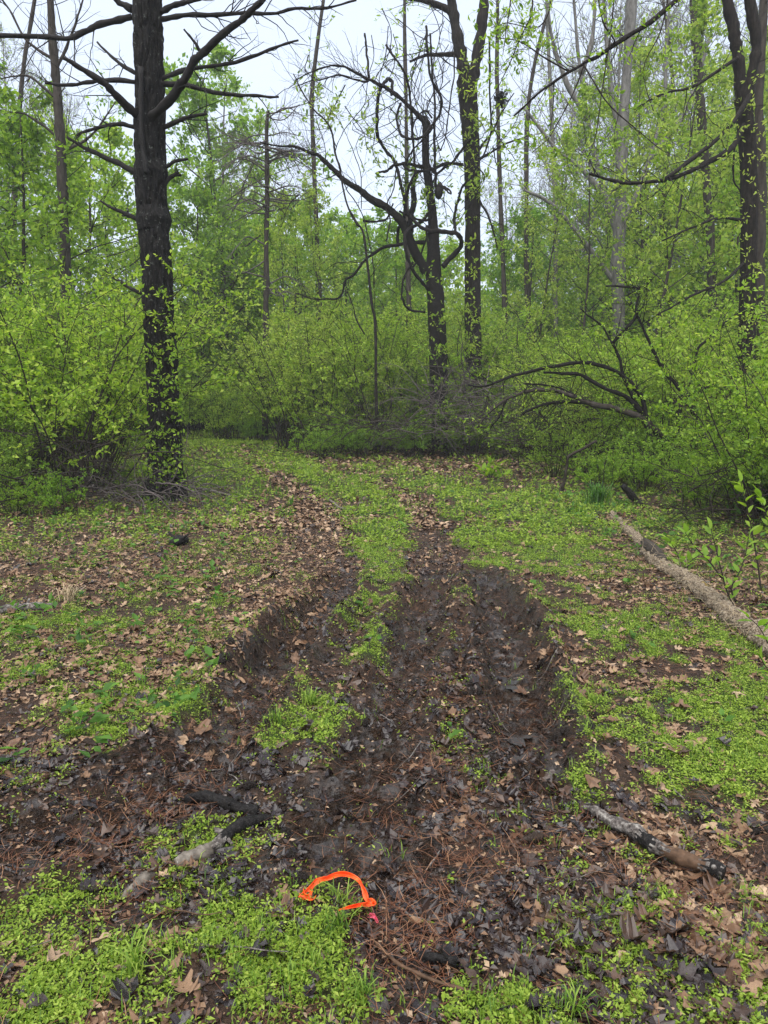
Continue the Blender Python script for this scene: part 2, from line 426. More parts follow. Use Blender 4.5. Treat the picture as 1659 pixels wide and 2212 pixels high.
def litter_mat():
    m, nd, lk = nodes('dead_leaf')
    at = nd.new('ShaderNodeAttribute'); at.attribute_name = 'tint'
    oi = nd.new('ShaderNodeObjectInfo')
    ad = nd.new('ShaderNodeMath'); ad.operation = 'MULTIPLY_ADD'; lk.new(oi.outputs['Random'], ad.inputs[0]); ad.inputs[1].default_value = .12; lk.new(at.outputs['Fac'], ad.inputs[2])
    fr = nd.new('ShaderNodeMath'); fr.operation = 'MINIMUM'; lk.new(ad.outputs[0], fr.inputs[0]); fr.inputs[1].default_value = 1.0
    rp = ramp(nd, [(0, (.010, .0075, .0075)), (.2, (.020, .013, .012)), (.38, (.045, .026, .016)), (.52, (.09, .046, .024)),
                   (.68, (.15, .085, .045)), (.85, (.245, .16, .095)), (1, (.36, .265, .175))])
    lk.new(fr.outputs[0], rp.inputs[0])
    tc = nd.new('ShaderNodeTexCoord'); no = nd.new('ShaderNodeTexNoise'); no.inputs['Scale'].default_value = 45; no.inputs['Detail'].default_value = 3
    lk.new(tc.outputs['Object'], no.inputs[0])
    mx = nd.new('ShaderNodeMix'); mx.data_type = 'RGBA'; mx.blend_type = 'MULTIPLY'; mx.inputs['Factor'].default_value = .75
    r2 = ramp(nd, [(.3, (.45, .42, .42)), (.65, (1.15, 1.1, 1.05))]); lk.new(no.outputs['Fac'], r2.inputs[0])
    lk.new(rp.outputs[0], mx.inputs['A']); lk.new(r2.outputs[0], mx.inputs['B'])
    pb = nd.new('ShaderNodeBsdfPrincipled'); lk.new(mx.outputs['Result'], pb.inputs['Base Color']); pb.inputs['Specular IOR Level'].default_value = .42
    rr = ramp(nd, [(0, (.2,) * 3), (.4, (.38,) * 3), (.7, (.75,) * 3)]); lk.new(fr.outputs[0], rr.inputs[0]); lk.new(rr.outputs[0], pb.inputs['Roughness'])
    bp = nd.new('ShaderNodeBump'); bp.inputs['Strength'].default_value = .4; bp.inputs['Distance'].default_value = .004
    lk.new(no.outputs['Fac'], bp.inputs['Height']); lk.new(bp.outputs[0], pb.inputs['Normal'])
    out = nd.new('ShaderNodeOutputMaterial'); lk.new(pb.outputs[0], out.inputs[0])
    return m
M['litter'] = litter_mat()

def plain(name, col, rough=.6, spec=.4, emis=None):
    m, nd, lk = nodes(name)
    tc = nd.new('ShaderNodeTexCoord'); no = nd.new('ShaderNodeTexNoise'); no.inputs['Scale'].default_value = 60; no.inputs['Detail'].default_value = 4
    lk.new(tc.outputs['Object'], no.inputs[0])
    r = ramp(nd, [(.3, tuple(c * .78 for c in col)), (.7, col)]); lk.new(no.outputs['Fac'], r.inputs[0])
    pb = nd.new('ShaderNodeBsdfPrincipled'); lk.new(r.outputs[0], pb.inputs['Base Color'])
    pb.inputs['Roughness'].default_value = rough; pb.inputs['Specular IOR Level'].default_value = spec
    out = nd.new('ShaderNodeOutputMaterial'); lk.new(pb.outputs[0], out.inputs[0])
    return m
M['needles_dry'] = leaf_mat('dry_needle', [(0, (.05, .018, .010)), (.5, (.12, .045, .020)), (1, (.26, .14, .075))], .05, .6, 0)
M['straw'] = plain('straw', (.40, .31, .19), .8)

def tape_mat(name, col):
    m, nd, lk = nodes(name)
    pb = nd.new('ShaderNodeBsdfPrincipled'); pb.inputs['Base Color'].default_value = (*col, 1); pb.inputs['Roughness'].default_value = .42
    tl = nd.new('ShaderNodeBsdfTranslucent'); tl.inputs['Color'].default_value = (*col, 1)
    mx = nd.new('ShaderNodeMixShader'); mx.inputs[0].default_value = .35
    tc = nd.new('ShaderNodeTexCoord'); no = nd.new('ShaderNodeTexNoise'); no.inputs['Scale'].default_value = 70; no.inputs['Detail'].default_value = 3
    lk.new(tc.outputs['Object'], no.inputs[0])
    bp = nd.new('ShaderNodeBump'); bp.inputs['Strength'].default_value = .5; bp.inputs['Distance'].default_value = .003
    lk.new(no.outputs['Fac'], bp.inputs['Height']); lk.new(bp.outputs[0], pb.inputs['Normal'])
    out = nd.new('ShaderNodeOutputMaterial')
    lk.new(pb.outputs[0], mx.inputs[1]); lk.new(tl.outputs[0], mx.inputs[2]); lk.new(mx.outputs[0], out.inputs[0])
    return m
M['orange_tape'] = tape_mat('orange_tape', (.95, .13, .02))
M['pink_tape'] = tape_mat('pink_tape', (.75, .12, .2))

def ground_mat():
    m, nd, lk = nodes('forest_soil')
    tc = nd.new('ShaderNodeTexCoord')
    def attr(n):
        a = nd.new('ShaderNodeAttribute'); a.attribute_name = n; return a.outputs['Fac']
    def noise(sc, det=6, ro=.6):
        n = nd.new('ShaderNodeTexNoise'); n.inputs['Scale'].default_value = sc; n.inputs['Detail'].default_value = det; n.inputs['Roughness'].default_value = ro
        lk.new(tc.outputs['Object'], n.inputs[0]); return n.outputs['Fac']
    def mix(f, a, b):
        x = nd.new('ShaderNodeMix'); x.data_type = 'RGBA'
        lk.new(f, x.inputs['Factor']); lk.new(a, x.inputs['A']); lk.new(b, x.inputs['B']); return x.outputs['Result']
    n1, n2, n3 = noise(9, 8, .7), noise(38, 6, .7), noise(130, 4, .6)
    lit = ramp(nd, [(.25, (.010, .0065, .005)), (.45, (.032, .019, .012)), (.6, (.065, .038, .024)), (.78, (.13, .08, .052))]); lk.new(n2, lit.inputs[0])
    soil = ramp(nd, [(.3, (.006, .0036, .0022)), (.5, (.024, .014, .0085)), (.75, (.075, .045, .027))]); lk.new(n2, soil.inputs[0])
    grn = ramp(nd, [(.3, (.012, .018, .005)), (.5, (.032, .055, .009)), (.75, (.07, .115, .02))]); lk.new(n2, grn.inputs[0])
    def soft(a, lo, hi, nz, k):
        x = nd.new('ShaderNodeMath'); x.operation = 'MULTIPLY_ADD'; lk.new(nz, x.inputs[0]); x.inputs[1].default_value = k; lk.new(a, x.inputs[2])
        r = nd.new('ShaderNodeMapRange'); r.inputs['From Min'].default_value = lo + k * .5; r.inputs['From Max'].default_value = hi + k * .5
        lk.new(x.outputs[0], r.inputs['Value']); return r.outputs[0]
    fm = soft(attr('mud'), .35, .65, n1, .5)
    fg = soft(attr('green'), .3, 1.2, n2, .6)
    c = mix(fg, lit.outputs[0], grn.outputs[0])
    c = mix(fm, c, soil.outputs[0])
    pb = nd.new('ShaderNodeBsdfPrincipled'); lk.new(c, pb.inputs['Base Color'])
    wet = ramp(nd, [(.42, (.06,) * 3), (.50, (.2,) * 3), (.62, (.5,) * 3)]); lk.new(n1, wet.inputs[0])
    dry = nd.new('ShaderNodeRGB'); dry.outputs[0].default_value = (.95, .95, .95, 1)
    lk.new(mix(fm, dry.outputs[0], wet.outputs[0]), pb.inputs['Roughness'])
    pb.inputs['Specular IOR Level'].default_value = .25
    ad = nd.new('ShaderNodeMath'); ad.operation = 'MULTIPLY_ADD'; lk.new(n3, ad.inputs[0]); ad.inputs[1].default_value = .35; lk.new(n2, ad.inputs[2])
    bp = nd.new('ShaderNodeBump'); bp.inputs['Strength'].default_value = 1.0; bp.inputs['Distance'].default_value = .035
    lk.new(ad.outputs[0], bp.inputs['Height']); lk.new(bp.outputs[0], pb.inputs['Normal'])
    film = nd.new('ShaderNodeMapRange'); film.inputs['From Min'].default_value = .47; film.inputs['From Max'].default_value = .58; film.inputs['To Max'].default_value = .85
    lk.new(n1, film.inputs['Value'])                    # wet film, standing in patches on the mud
    fw = nd.new('ShaderNodeMath'); fw.operation = 'MULTIPLY'; lk.new(film.outputs[0], fw.inputs[0]); lk.new(fm, fw.inputs[1])
    lk.new(fw.outputs[0], pb.inputs['Coat Weight']); pb.inputs['Coat Roughness'].default_value = .10; pb.inputs['Coat IOR'].default_value = 1.5
    b2 = nd.new('ShaderNodeBump'); b2.inputs['Strength'].default_value = .6; b2.inputs['Distance'].default_value = .02
    lk.new(n2, b2.inputs['Height']); lk.new(b2.outputs[0], pb.inputs['Coat Normal'])
    out = nd.new('ShaderNodeOutputMaterial'); lk.new(pb.outputs[0], out.inputs[0])
    return m
M['ground'] = ground_mat()

# ------------------------------------------------------------------ ground
def axis_x():
    a = list(np.arange(0, 2.4, .02)); s = .02
    while a[-1] < 220: s *= 1.05; a.append(a[-1] + s)
    a = np.array(a); return np.concatenate([-a[:0:-1], a])
def axis_y():
    a = [1.1]
    while a[-1] < 32: a.append(a[-1] * 1.0075)
    while a[-1] < 230: a.append(a[-1] * 1.06)
    b = [1.1 - .03]
    while b[-1] > -40: b.append(b[-1] - max(.05, abs(b[-1] - 1.1) * .25))
    return np.array(b[::-1] + a)
ax, ay = axis_x(), axis_y()
XX, YY = np.meshgrid(ax, ay)
hx, hy = XX.ravel(), YY.ravel()
mud_m, grn_m, lit_m = masks(hx, hy)
nx_, ny_ = len(ax), len(ay)
ii, jj = np.meshgrid(np.arange(ny_ - 1), np.arange(nx_ - 1), indexing='ij')
a0 = (ii * nx_ + jj).ravel()
gq = np.stack([a0, a0 + 1, a0 + nx_ + 1, a0 + nx_], 1)
ground = link('ground', make_mesh('ground', np.stack([hx, hy, height(hx, hy)], 1), gq, None,
              {'mud': mud_m, 'green': grn_m, 'leafy': lit_m}, M['ground']))
tag(ground, 'muddy rutted forest track with leaf litter and low green growth', kind='structure')

# ---- puddle in the right rut
def puddle(u, v, rx, ry, seed):
    rng = np.random.default_rng(seed); c = G(u, v); n = 44
    a = np.arange(n) / n * 2 * math.pi
    rr = 1 + .28 * np.sin(a * 3 + rng.uniform(0, 6)) + .2 * np.sin(a * 5 + rng.uniform(0, 6)) + rng.normal(0, .07, n)
    V = np.stack([c[0] + rx * rr * np.cos(a), c[1] + ry * rr * np.sin(a), np.zeros(n)], 1)
    z = np.percentile(height(V[:, 0], V[:, 1]), 60) + .004
    V[:, 2] = z
    V = np.vstack([V, [c[0], c[1], z]])
    t = np.array([[i, (i + 1) % n, n] for i in range(n)])
    m, nd, lk = nodes('puddle_water')
    pb = nd.new('ShaderNodeBsdfPrincipled'); pb.inputs['Base Color'].default_value = (.03, .025, .022, 1)
    pb.inputs['Roughness'].default_value = .05; pb.inputs['IOR'].default_value = 1.33
    no = nd.new('ShaderNodeTexNoise'); no.inputs['Scale'].default_value = 30
    bp = nd.new('ShaderNodeBump'); bp.inputs['Strength'].default_value = .08; bp.inputs['Distance'].default_value = .004
    lk.new(no.outputs['Fac'], bp.inputs['Height']); lk.new(bp.outputs[0], pb.inputs['Normal'])
    out = nd.new('ShaderNodeOutputMaterial'); lk.new(pb.outputs[0], out.inputs[0])
    return tag(link('puddle', make_mesh('puddle', V, None, t, None, m, True)), 'small shiny puddle in the right hand tyre rut', kind='structure')
puddle(1118, 1552, .06, .085, 3)
puddle(1128, 1610, .035, .05, 4)
puddle(1112, 1452, .05, .10, 5)
puddle(1098, 1375, .045, .11, 6)
puddle(622, 1388, .06, .12, 7)
puddle(903, 1345, .05, .10, 8)
puddle(470, 1590, .05, .05, 9)

# ------------------------------------------------------------------ plants: prototypes grown once, then copied
def shrub_mesh(seed, H, nstem, nshoot, ntw, leaf, lw, mat, stemmat, spread=.35, per=10, r0=.014, arch=-.02, tint=(.5, .25)):
    rng = np.random.default_rng(seed)
    stems, shoots, twigs = [], [], []
    for s in range(nstem):
        a = rng.uniform(0, 2 * math.pi); rb = rng.uniform(0, .28)
        lean = rng.uniform(.1, spread + .25)
        L = H * rng.uniform(.65, 1.1)
        st = grow(rng, (rb * math.cos(a), rb * math.sin(a), -.05), (math.cos(a) * lean, math.sin(a) * lean, 1), L, r0 * rng.uniform(.6, 1.3), 10, .09, arch)
        stems.append(st)
        for k in range(nshoot):
            t = rng.uniform(.3, .98) * 10; i = min(int(t), 9); p = st[0][i] + (st[0][i + 1] - st[0][i]) * (t - i)
            tg = unit(st[0][i + 1] - st[0][i])
            d = side_dir(rng, tg, rng.uniform(.6, 1.25)); d[2] = d[2] * .6 + .1
            sh = grow(rng, p, d, L * rng.uniform(.14, .34), r0 * .38, 5, .14, .02)
            shoots.append(sh)
            for q in range(ntw):
                j = rng.integers(1, 5)
                d2 = side_dir(rng, unit(sh[0][j + 1] - sh[0][j]), rng.uniform(.5, 1.1)); d2[2] *= .6
                twigs.append(grow(rng, sh[0][j], d2, L * rng.uniform(.05, .13), r0 * .2, 3, .15, .02))
    bs = Build(); add_tubes(bs, stems, 5); add_tubes(bs, shoots, 3); add_tubes(bs, twigs, 3)
    bl = Build()
    leaves_on(rng, bl, twigs, per, leaf, lw, tint); leaves_on(rng, bl, shoots, per + 2, leaf, lw, tint)
    return bs.mesh('shrub_stems', stemmat), bl.mesh('shrub_foliage', mat)

def tree_mesh(seed, H, r0, nlimb, base, limb_len, limb_up, nsub, ntw, per, leaf, lw, mat, barkmat, lean=.02, tint=(.5, .25), crown_pow=1.0, trop=.03, twig_r=.006, wander=.05, nsegs=14, up=.6, spread=.08):
    rng = np.random.default_rng(seed)
    trunk = grow(rng, (0, 0, -.1), (rng.normal(0, lean), rng.normal(0, lean), 1), H, r0, nsegs, wander * .5, .03, .12)
    tr = Build(); add_tubes(tr, [trunk], 9)
    limbs, subs, tws = [], [], []
    for k in range(nlimb):
        f = base + (1 - base) * (k + rng.uniform(0, .9)) / nlimb
        t = min(f, .995) * nsegs; i = int(t); p = trunk[0][i] + (trunk[0][i + 1] - trunk[0][i]) * (t - i)
        g = (f - base) / (1 - base)
        prof = (1 - g ** 1.6) * .85 + .18 if crown_pow == 1 else (math.sin(math.pi * (.15 + .8 * g)) ** crown_pow)
        a = k * 2.4 + rng.uniform(-.5, .5)
        L = limb_len * H * prof * rng.uniform(.7, 1.2)
        lm = grow(rng, p, (math.cos(a), math.sin(a), limb_up + rng.normal(0, .15)), L, trunk[1][i] * .45, 7, .12, trop)
        limbs.append(lm)
        for s in range(nsub):
            j = rng.integers(1, 7)
            sb = grow(rng, lm[0][j], side_dir(rng, unit(lm[0][j + 1] - lm[0][j]), rng.uniform(.5, 1.0)), L * rng.uniform(.25, .55), lm[1][j] * .5, 5, .15, trop)
            subs.append(sb)
            for q in range(ntw):
                m = rng.integers(1, 5)
                tws.append(grow(rng, sb[0][m], side_dir(rng, unit(sb[0][m + 1] - sb[0][m]), rng.uniform(.5, 1.1)), L * rng.uniform(.1, .25), twig_r, 3, .18, trop))
    add_tubes(tr, limbs, 5); br = Build(); add_tubes(br, subs, 3); add_tubes(br, tws, 3)
    lf = None
    if per:
        lf = Build(); leaves_on(rng, lf, tws, per, leaf, lw, tint, up, 4, spread); leaves_on(rng, lf, subs, max(1, per // 2), leaf, lw, tint, up, 4, spread)
        lf = lf.mesh('tree_crown', mat)
    return tr.mesh('tree_trunk', barkmat), br.mesh('tree_branches', barkmat), lf

SHRUBS = [
    shrub_mesh(11, 3.0, 13, 9, 3, .068, .038, M['leaf_shrub'], M['twig']),
    shrub_mesh(12, 3.6, 11, 11, 3, .066, .036, M['leaf_shrub'], M['twig'], .25),
    shrub_mesh(13, 2.4, 15, 8, 3, .060, .034, M['leaf_mid'], M['twig'], .5),
    shrub_mesh(14, 3.2, 11, 10, 3, .064, .036, M['leaf_yellow'], M['twig'], .4),
    shrub_mesh(15, 1.5, 14, 7, 3, .055, .032, M['leaf_bright'], M['twig'], .6),
    shrub_mesh(16, 3.8, 9, 9, 4, .05, .022, M['leaf_shrub'], M['grey_twig'], .3, 5),
]
TREES = {
    'round': tree_mesh(21, 13, .16, 26, .18, .30, .55, 6, 5, 13, .17, .11, M['leaf_mid'], M['brown_bark'], crown_pow=.7),
    'airy': tree_mesh(22, 15, .15, 24, .25, .26, .75, 6, 5, 9, .15, .09, M['leaf_yellow'], M['brown_bark'], crown_pow=.8),
    'low': tree_mesh(23, 9, .10, 26, .08, .34, .45, 6, 5, 12, .14, .085, M['leaf_shrub'], M['twig'], crown_pow=.6),
    'glow': tree_mesh(28, 9.5, .10, 28, .08, .32, .5, 6, 5, 13, .15, .09, M['leaf_bright'], M['brown_bark'], crown_pow=.6),
    'bare': tree_mesh(24, 19, .17, 26, .3, .26, 1.3, 8, 8, 1, .09, .05, M['leaf_yellow'], M['grey_bark'], crown_pow=.8, trop=.06, twig_r=.012),
    'tall': tree_mesh(25, 20, .22, 26, .3, .20, .8, 6, 5, 9, .17, .10, M['leaf_shrub'], M['grey_bark'], crown_pow=.8, trop=.05),
    'pine': tree_mesh(26, 18, .2, 34, .25, .20, .05, 6, 5, 14, .16, .03, M['needle'], M['dark_bark'], crown_pow=1.0, trop=-.01, up=.3),
    'slim': tree_mesh(27, 11, .06, 20, .3, .17, .9, 5, 4, 9, .12, .07, M['leaf_yellow'], M['brown_bark'], crown_pow=.8, trop=.05),
}
_first = {}; REG = []
def put_shrub(kind, x, y, s, rz, label, group, name='leafy_shrub'):
    o = _put_shrub(kind, x, y, s, rz, label, group, name); REG.append((o, kind, x, y, label)); return o
def put_tree(kind, x, y, s, rz, label, group, name='leafy_tree'):
    o = _put_tree(kind, x, y, s, rz, label, group, name); REG.append((o, kind, x, y, '')); return o
def _put_shrub(kind, x, y, s, rz, label, group, name):
    key = ('s', kind, name); loc = (x, y, hz(x, y))
    if key not in _first:
        t = thing(name, label, 'shrub', loc, group, rz); t.scale = (s,) * 3
        st, fo = SHRUBS[kind]
        link('stems', st, t); tag(link('foliage', fo, t), kind='stuff')
        _first[key] = t; return t
    return copy_thing(_first[key], loc, rz, s, label, group)
def _put_tree(kind, x, y, s, rz, label, group, name):
    key = ('t', kind, name); loc = (x, y, hz(x, y))
    if key not in _first:
        t = thing(name, label, 'tree', loc, group, rz); t.scale = (s,) * 3 if np.isscalar(s) else s
        tr, br, lf = TREES[kind]
        link('trunk', tr, t); tag(link('branches', br, t), kind='stuff')
        if lf: tag(link('crown', lf, t), kind='stuff')
        _first[key] = t; return t
    return copy_thing(_first[key], loc, rz, s, label, group)

rg = np.random.default_rng(7)
# thickets: (label, group, x range fn of y, y range, count, kinds, scale)
def thicket(n, y0, y1, xl, xr, kinds, s0, s1, label, group, name='leafy_shrub', gap=.9, seed=0):
    r = np.random.default_rng(seed); got = []; tries = 0
    while len(got) < n and tries < 4000:
        tries += 1
        y = r.uniform(y0, y1); a, b = xl(y), xr(y)
        if b <= a: continue
        x = r.uniform(a, b)
        if any((x - p) ** 2 + (y - q) ** 2 < gap ** 2 for p, q in got): continue
        got.append((x, y)); put_shrub(int(r.choice(kinds)), x, y, r.uniform(s0, s1), r.uniform(0, 6.28), label, group, name)
edge = lambda y: np.interp(y, [6, 7.2, 9.8, 11.1, 13.6, 19.5, 22], [4.6, 4.3, 4.2, 4.0, 3.7, 3.2, 2.6])
thicket(13, 10.0, 15.5, lambda y: -.56 * y - 1, lambda y: -.335 * y - .7, [0, 1, 1], .85, 1.2, 'in the left thicket', 'shrubs left of the big pine', gap=1.0, seed=1)
thicket(22, 15.5, 27, lambda y: -.58 * y - 1, lambda y: -.30 * y - 1.6, [0, 1, 1, 3, 5], .9, 1.35, 'deep in the left wood', 'shrubs behind the big pine', gap=1.2, seed=2)
thicket(26, 32, 42, lambda y: -.34 * y, lambda y: -.06 * y, [0, 3, 1], 1.1, 1.6, 'where the track bends away', 'shrubs at the bend of the track', gap=1.3, seed=3)
thicket(24, 20.8, 26, lambda y: -.16 * y + .3, lambda y: 4.5, [0, 0, 1, 3], 1.05, 1.35, 'near the central trunks', 'shrubs round the central trunks', gap=1.0, seed=4)
thicket(30, 26, 36, lambda y: -.15 * y, lambda y: .3 * y, [0, 1, 3], 1.2, 1.6, 'in the middle wood', 'shrubs behind the central trunks', gap=1.3, seed=5)
thicket(14, 13.9, 20, lambda y: edge(y) + .5, lambda y: .36 * y + .8, [0, 2, 2, 3], .7, 1.0, 'under the arching branches', 'shrubs under the arching branches', gap=.95, seed=6)
thicket(26, 13, 27, lambda y: np.interp(y, [13, 15, 16], [6.0, 5.6, 4.6]) if y < 16 else .26 * y + .5, lambda y: .58 * y + 1.2, [0, 1, 3, 1], .95, 1.35, 'in the right thicket', 'shrubs round the right trunk', gap=1.15, seed=7)
thicket(15, 7.0, 11.6, lambda y: edge(y) + .3 + max(0, y - 9.5) * .5, lambda y: .56 * y + .9, [2, 0, 2, 4], .6, .95, 'beyond the fallen log', 'low shrubs behind the fallen log', gap=.75, seed=8)
thicket(16, 27, 40, lambda y: .26 * y, lambda y: .58 * y + 2, [0, 1, 3], 1.0, 1.4, 'in the far right wood', 'far right shrubs', gap=1.5, seed=9)
thicket(22, 18.9, 21.8, lambda y: -2.4, lambda y: 4.4, [4, 4, 2], .55, .9, 'before the brush', 'low bushes before the brush', gap=.6, seed=10)
thicket(6, 9.4, 11.3, lambda y: -.56 * y - .6, lambda y: -.36 * y - .4, [2, 4], .35, .55, 'on the left bank', 'low bushes on the left bank', gap=.5, seed=11)
thicket(30, 25, 36, lambda y: -.34 * y, lambda y: -.14 * y - .5 - .08 * (36 - y) * .2, [4, 4, 2, 0], .7, 1.15, 'beside the track bend', 'low bushes at the bend', gap=.85, seed=12)

thicket(20, 9.6, 14.5, lambda y: edge(y) - .35, lambda y: edge(y) + 2.8, [4, 4, 2], .38, .62, 'between log and arching branches', 'low bushes by the log', gap=.55, seed=13)

def tree_list(lst, label, group, name):
    for kind, u, d, s, rz in lst:
        x = (u - 829.5) / FPX * d * 1.0
        put_tree(kind, x, d, s, rz, label, group, name)
tree_list([('round', -40, 20, .66, 0), ('low', 90, 19, .92, 1), ('low', 200, 24, 1.05, 2.2), ('round', 30, 28, .95, 3), ('low', -120, 17, .9, 4), ('airy', 170, 31, .85, 5), ('low', 260, 29, 1.0, .6)],
          'full green tree behind the thicket left of the pine', 'green trees left of the pine', 'leafy_tree')
tree_list([('tall', 480, 38, .84, .3), ('airy', 560, 41, .86, 1.7), ('round', 500, 33, 1.12, 2.5), ('low', 450, 31, 1.1, .5), ('airy', 520, 47, .95, 4.5)],
          'tall hazy green tree rising behind the bend of the track', 'tall trees behind the bend', 'hazy_tree')
tree_list([('glow', 640, 32, 1.0, 1), ('glow', 750, 35, 1.0, 2), ('glow', 480, 35, .9, 2), ('glow', 560, 36, 1.0, 2), ('round', 700, 46, .85, 3), ('glow', 860, 35, 1.0, 4), ('round', 880, 48, .85, .4), ('low', 960, 37, 1.0, 5), ('round', 800, 54, 1.0, 2), ('low', 420, 36, .9, 2), ('low', 500, 34, .85, 3.4), ('low', 590, 40, 1.1, 5.2)],
          'bright green low tree beyond the tangle of vines', 'green trees beyond the vines', 'young_tree')
tree_list([('glow', 1130, 32, .95, 0), ('glow', 1240, 36, 1.1, 1), ('round', 1180, 42, .8, 2), ('low', 1080, 40, 1.0, 3), ('round', 1330, 44, .95, 4), ('low', 1420, 30, 1.05, 5), ('low', 1540, 26, 1.0, .5), ('round', 1620, 33, 1.0, 1.5), ('low', 1700, 21, 1.05, 2.5), ('airy', 1460, 37, .95, 3.5), ('tall', 1560, 42, .85, 4.5), ('airy', 1480, 30, .9, 1.2), ('airy', 1290, 31, .9, 2.2), ('slim', 1400, 27, 1.25, 4), ('airy', 1600, 28, .95, 3.2), ('round', 1500, 48, 1.2, 1)],
          'green leafy tree among the bare grey stems at right', 'green trees at right', 'woodland_tree')
tree_list([('slim', 1240, 25, 1.0, 0), ('slim', 1390, 22, 1.1, 1), ('slim', 1150, 28, 1.0, 2), ('slim', 1580, 24, 1.1, 3), ('slim', 640, 27, .8, 4), ('slim', 720, 29, .85, 5)],
          'slender young tree with thin yellow green leaves', 'slender young trees', 'slender_tree')
tree_list([('bare', 1180, 40, .95, 0), ('bare', 1290, 34, 1.0, 1), ('bare', 1420, 41, 1.1, 2), ('bare', 1500, 34, 1.0, 3), ('bare', 1350, 47, 1.2, 4), ('bare', 1610, 38, 1.1, 5), ('bare', 1240, 52, 1.15, .7), ('bare', 1100, 50, .8, 2.7), ('bare', 1680, 46, 1.2, 1.7)],
          'tall grey tree almost bare of leaves against the white sky', 'bare grey trees at right', 'bare_tree')
tree_list([('bare', 40, 30, .8, 1), ('bare', 180, 36, .8, 2), ('pine', -60, 33, .8, 1), ('bare', 350, 55, .6, 3)],
          'far bare or dark tree at the left edge of the wood', 'far trees at left', 'distant_tree')

# the far wood, one mass of leaves no one could count
def far_wood():
    rng = np.random.default_rng(99); b = Build(); N = 95000
    ang = rng.uniform(R(-42), R(42), N); d = rng.uniform(44, 78, N)
    x, y = np.tan(ang) * d, d
    top = 8.5 + 3.5 * fbm(x * .09, y * .09, 3) + 1.2 * fbm(x * .4, y * .4, 4)
    z = rng.uniform(0, 1, N) ** .8 * top
    pos = np.stack([x, y, z], 1)
    add_leaves(b, pos, rng.normal(size=(N, 3)), rng.normal(size=(N, 3)) + [0, 0, .6], rng.uniform(.3, .6, N), rng.uniform(.2, .35, N), np.clip(rng.normal(.5, .25, N), 0, 1))
    return tag(link('far_wood', b.mesh('far_wood', M['leaf_yellow'])), 'far green wood closing off the view', kind='stuff')
far_wood()
# ------------------------------------------------------------------ hero trees
def px(r, d): return r * d / FPX            # photo units to metres at distance d

def ridged_trunk(name, line, rads, mat, sides=72, rows=260, ridge=.018, seed=1, flare=None, fz=16):
    """a trunk whose bark ridges are real relief"""
    c = smooth_line(line, rows); s = np.linspace(0, len(rads) - 1, rows)
    rr = np.interp(s, np.arange(len(rads)), rads)
    L = np.concatenate([[0], np.cumsum(np.linalg.norm(np.diff(c, axis=0), axis=1))])
    a = np.arange(sides) / sides * 2 * math.pi
    A, Z = np.meshgrid(a, L)
    per = 11.0
    # noise that closes round the trunk: blend two copies
    w = A / (2 * math.pi)
    n1 = fbm(w * per * 2, Z * 2.6, seed, 3) * (1 - w) + fbm((w - 1) * per * 2, Z * 2.6, seed, 3) * w
    n2 = fbm(w * per * 3, Z * 7, seed + 9, 2) * (1 - w) + fbm((w - 1) * per * 3, Z * 7, seed + 9, 2) * w
    rad = rr[:, None] * (1 + .04 * np.sin(A * 2 + seed) + .03 * np.sin(A * 3 + Z)) - ridge * (np.exp(-(n1 / .16) ** 2)) + ridge * .5 * n2
    if flare:
        lob = .6 + .4 * np.cos(A * 5 + 1.3)
        rad = rad * (1 + flare * lob * np.exp(-Z / .35))
    V = np.stack([c[:, None, 0] + rad * np.cos(A), c[:, None, 1] + rad * np.sin(A), np.broadcast_to(c[:, None, 2], rad.shape)], -1).reshape(-1, 3)
    i, j = np.meshgrid(np.arange(rows - 1), np.arange(sides), indexing='ij')
    q0 = i * sides + j; q1 = i * sides + (j + 1) % sides
    Q = np.stack([q0, q1, q1 + sides, q0 + sides], -1).reshape(-1, 4)
    return make_mesh(name, V, Q, None, None, mat)

def line_at(uvd, d):  # photo trace with depth offsets -> world points
    return np.array([P(p[0], p[1], d + (p[2] if len(p) > 2 else 0)) for p in uvd])

def limb(name, uvd, d, r0, r1, mat, parent, sides=7, twigs=0, tw_len=.5, seed=0, origin=None, tw_r=.005, crook=.02, n=None, snag=True, leafy=None):
    """a branch traced through the photo, with its twigs in the same mesh"""
    rng = np.random.default_rng(abs(int(seed * 101 + uvd[0][0] * 7 + uvd[-1][1] * 3)))
    pts = line_at(uvd, d)
    n = n or max(8, len(pts) * 4)
    c = smooth_line(pts, n)
    wob = rng.normal(0, 1, (n, 3)); wob = (wob + np.roll(wob, 1, 0)) / 1.6; wob[0] = 0
    c = c + wob * px(crook * 60, d) * .5
    rad = np.linspace(px(r0, d), px(r1, d), n) * rng.uniform(.82, 1.2, n)
    b = Build(); add_tubes(b, [(c, rad)], sides)
    tl, sl_ = [], []
    for k in range(twigs):
        i = rng.integers(int(n * .2), n - 1); t = unit(c[i + 1] - c[i])
        L = tw_len * rng.uniform(.35, 1.2)
        g = grow(rng, c[i], side_dir(rng, t, rng.uniform(.5, 1.2)), L, min(rad[i] * .45, tw_r * 2), 6, .16, .01)
        tl.append(g)
        for q in range(2):
            j = rng.integers(1, 6); sl_.append(grow(rng, g[0][j], side_dir(rng, unit(g[0][j + 1] - g[0][j]), .8), L * .4, tw_r * .5, 3, .2, 0))
    if tl: add_tubes(b, tl, 3); add_tubes(b, sl_, 3)
    o = np.array(parent.location) if parent else np.zeros(3)
    ob = link(name, b.mesh(name, mat, True, o), parent)
    if leafy:
        per, ln, lw, lm, tint = leafy
        bl = Build(); leaves_on(rng, bl, tl + sl_, per, ln, lw, tint, .5, 6, .015, .12)
        lf = link('leaves', bl.mesh('leaves', lm, True, o), ob); lf['kind'] = 'stuff'
    return ob

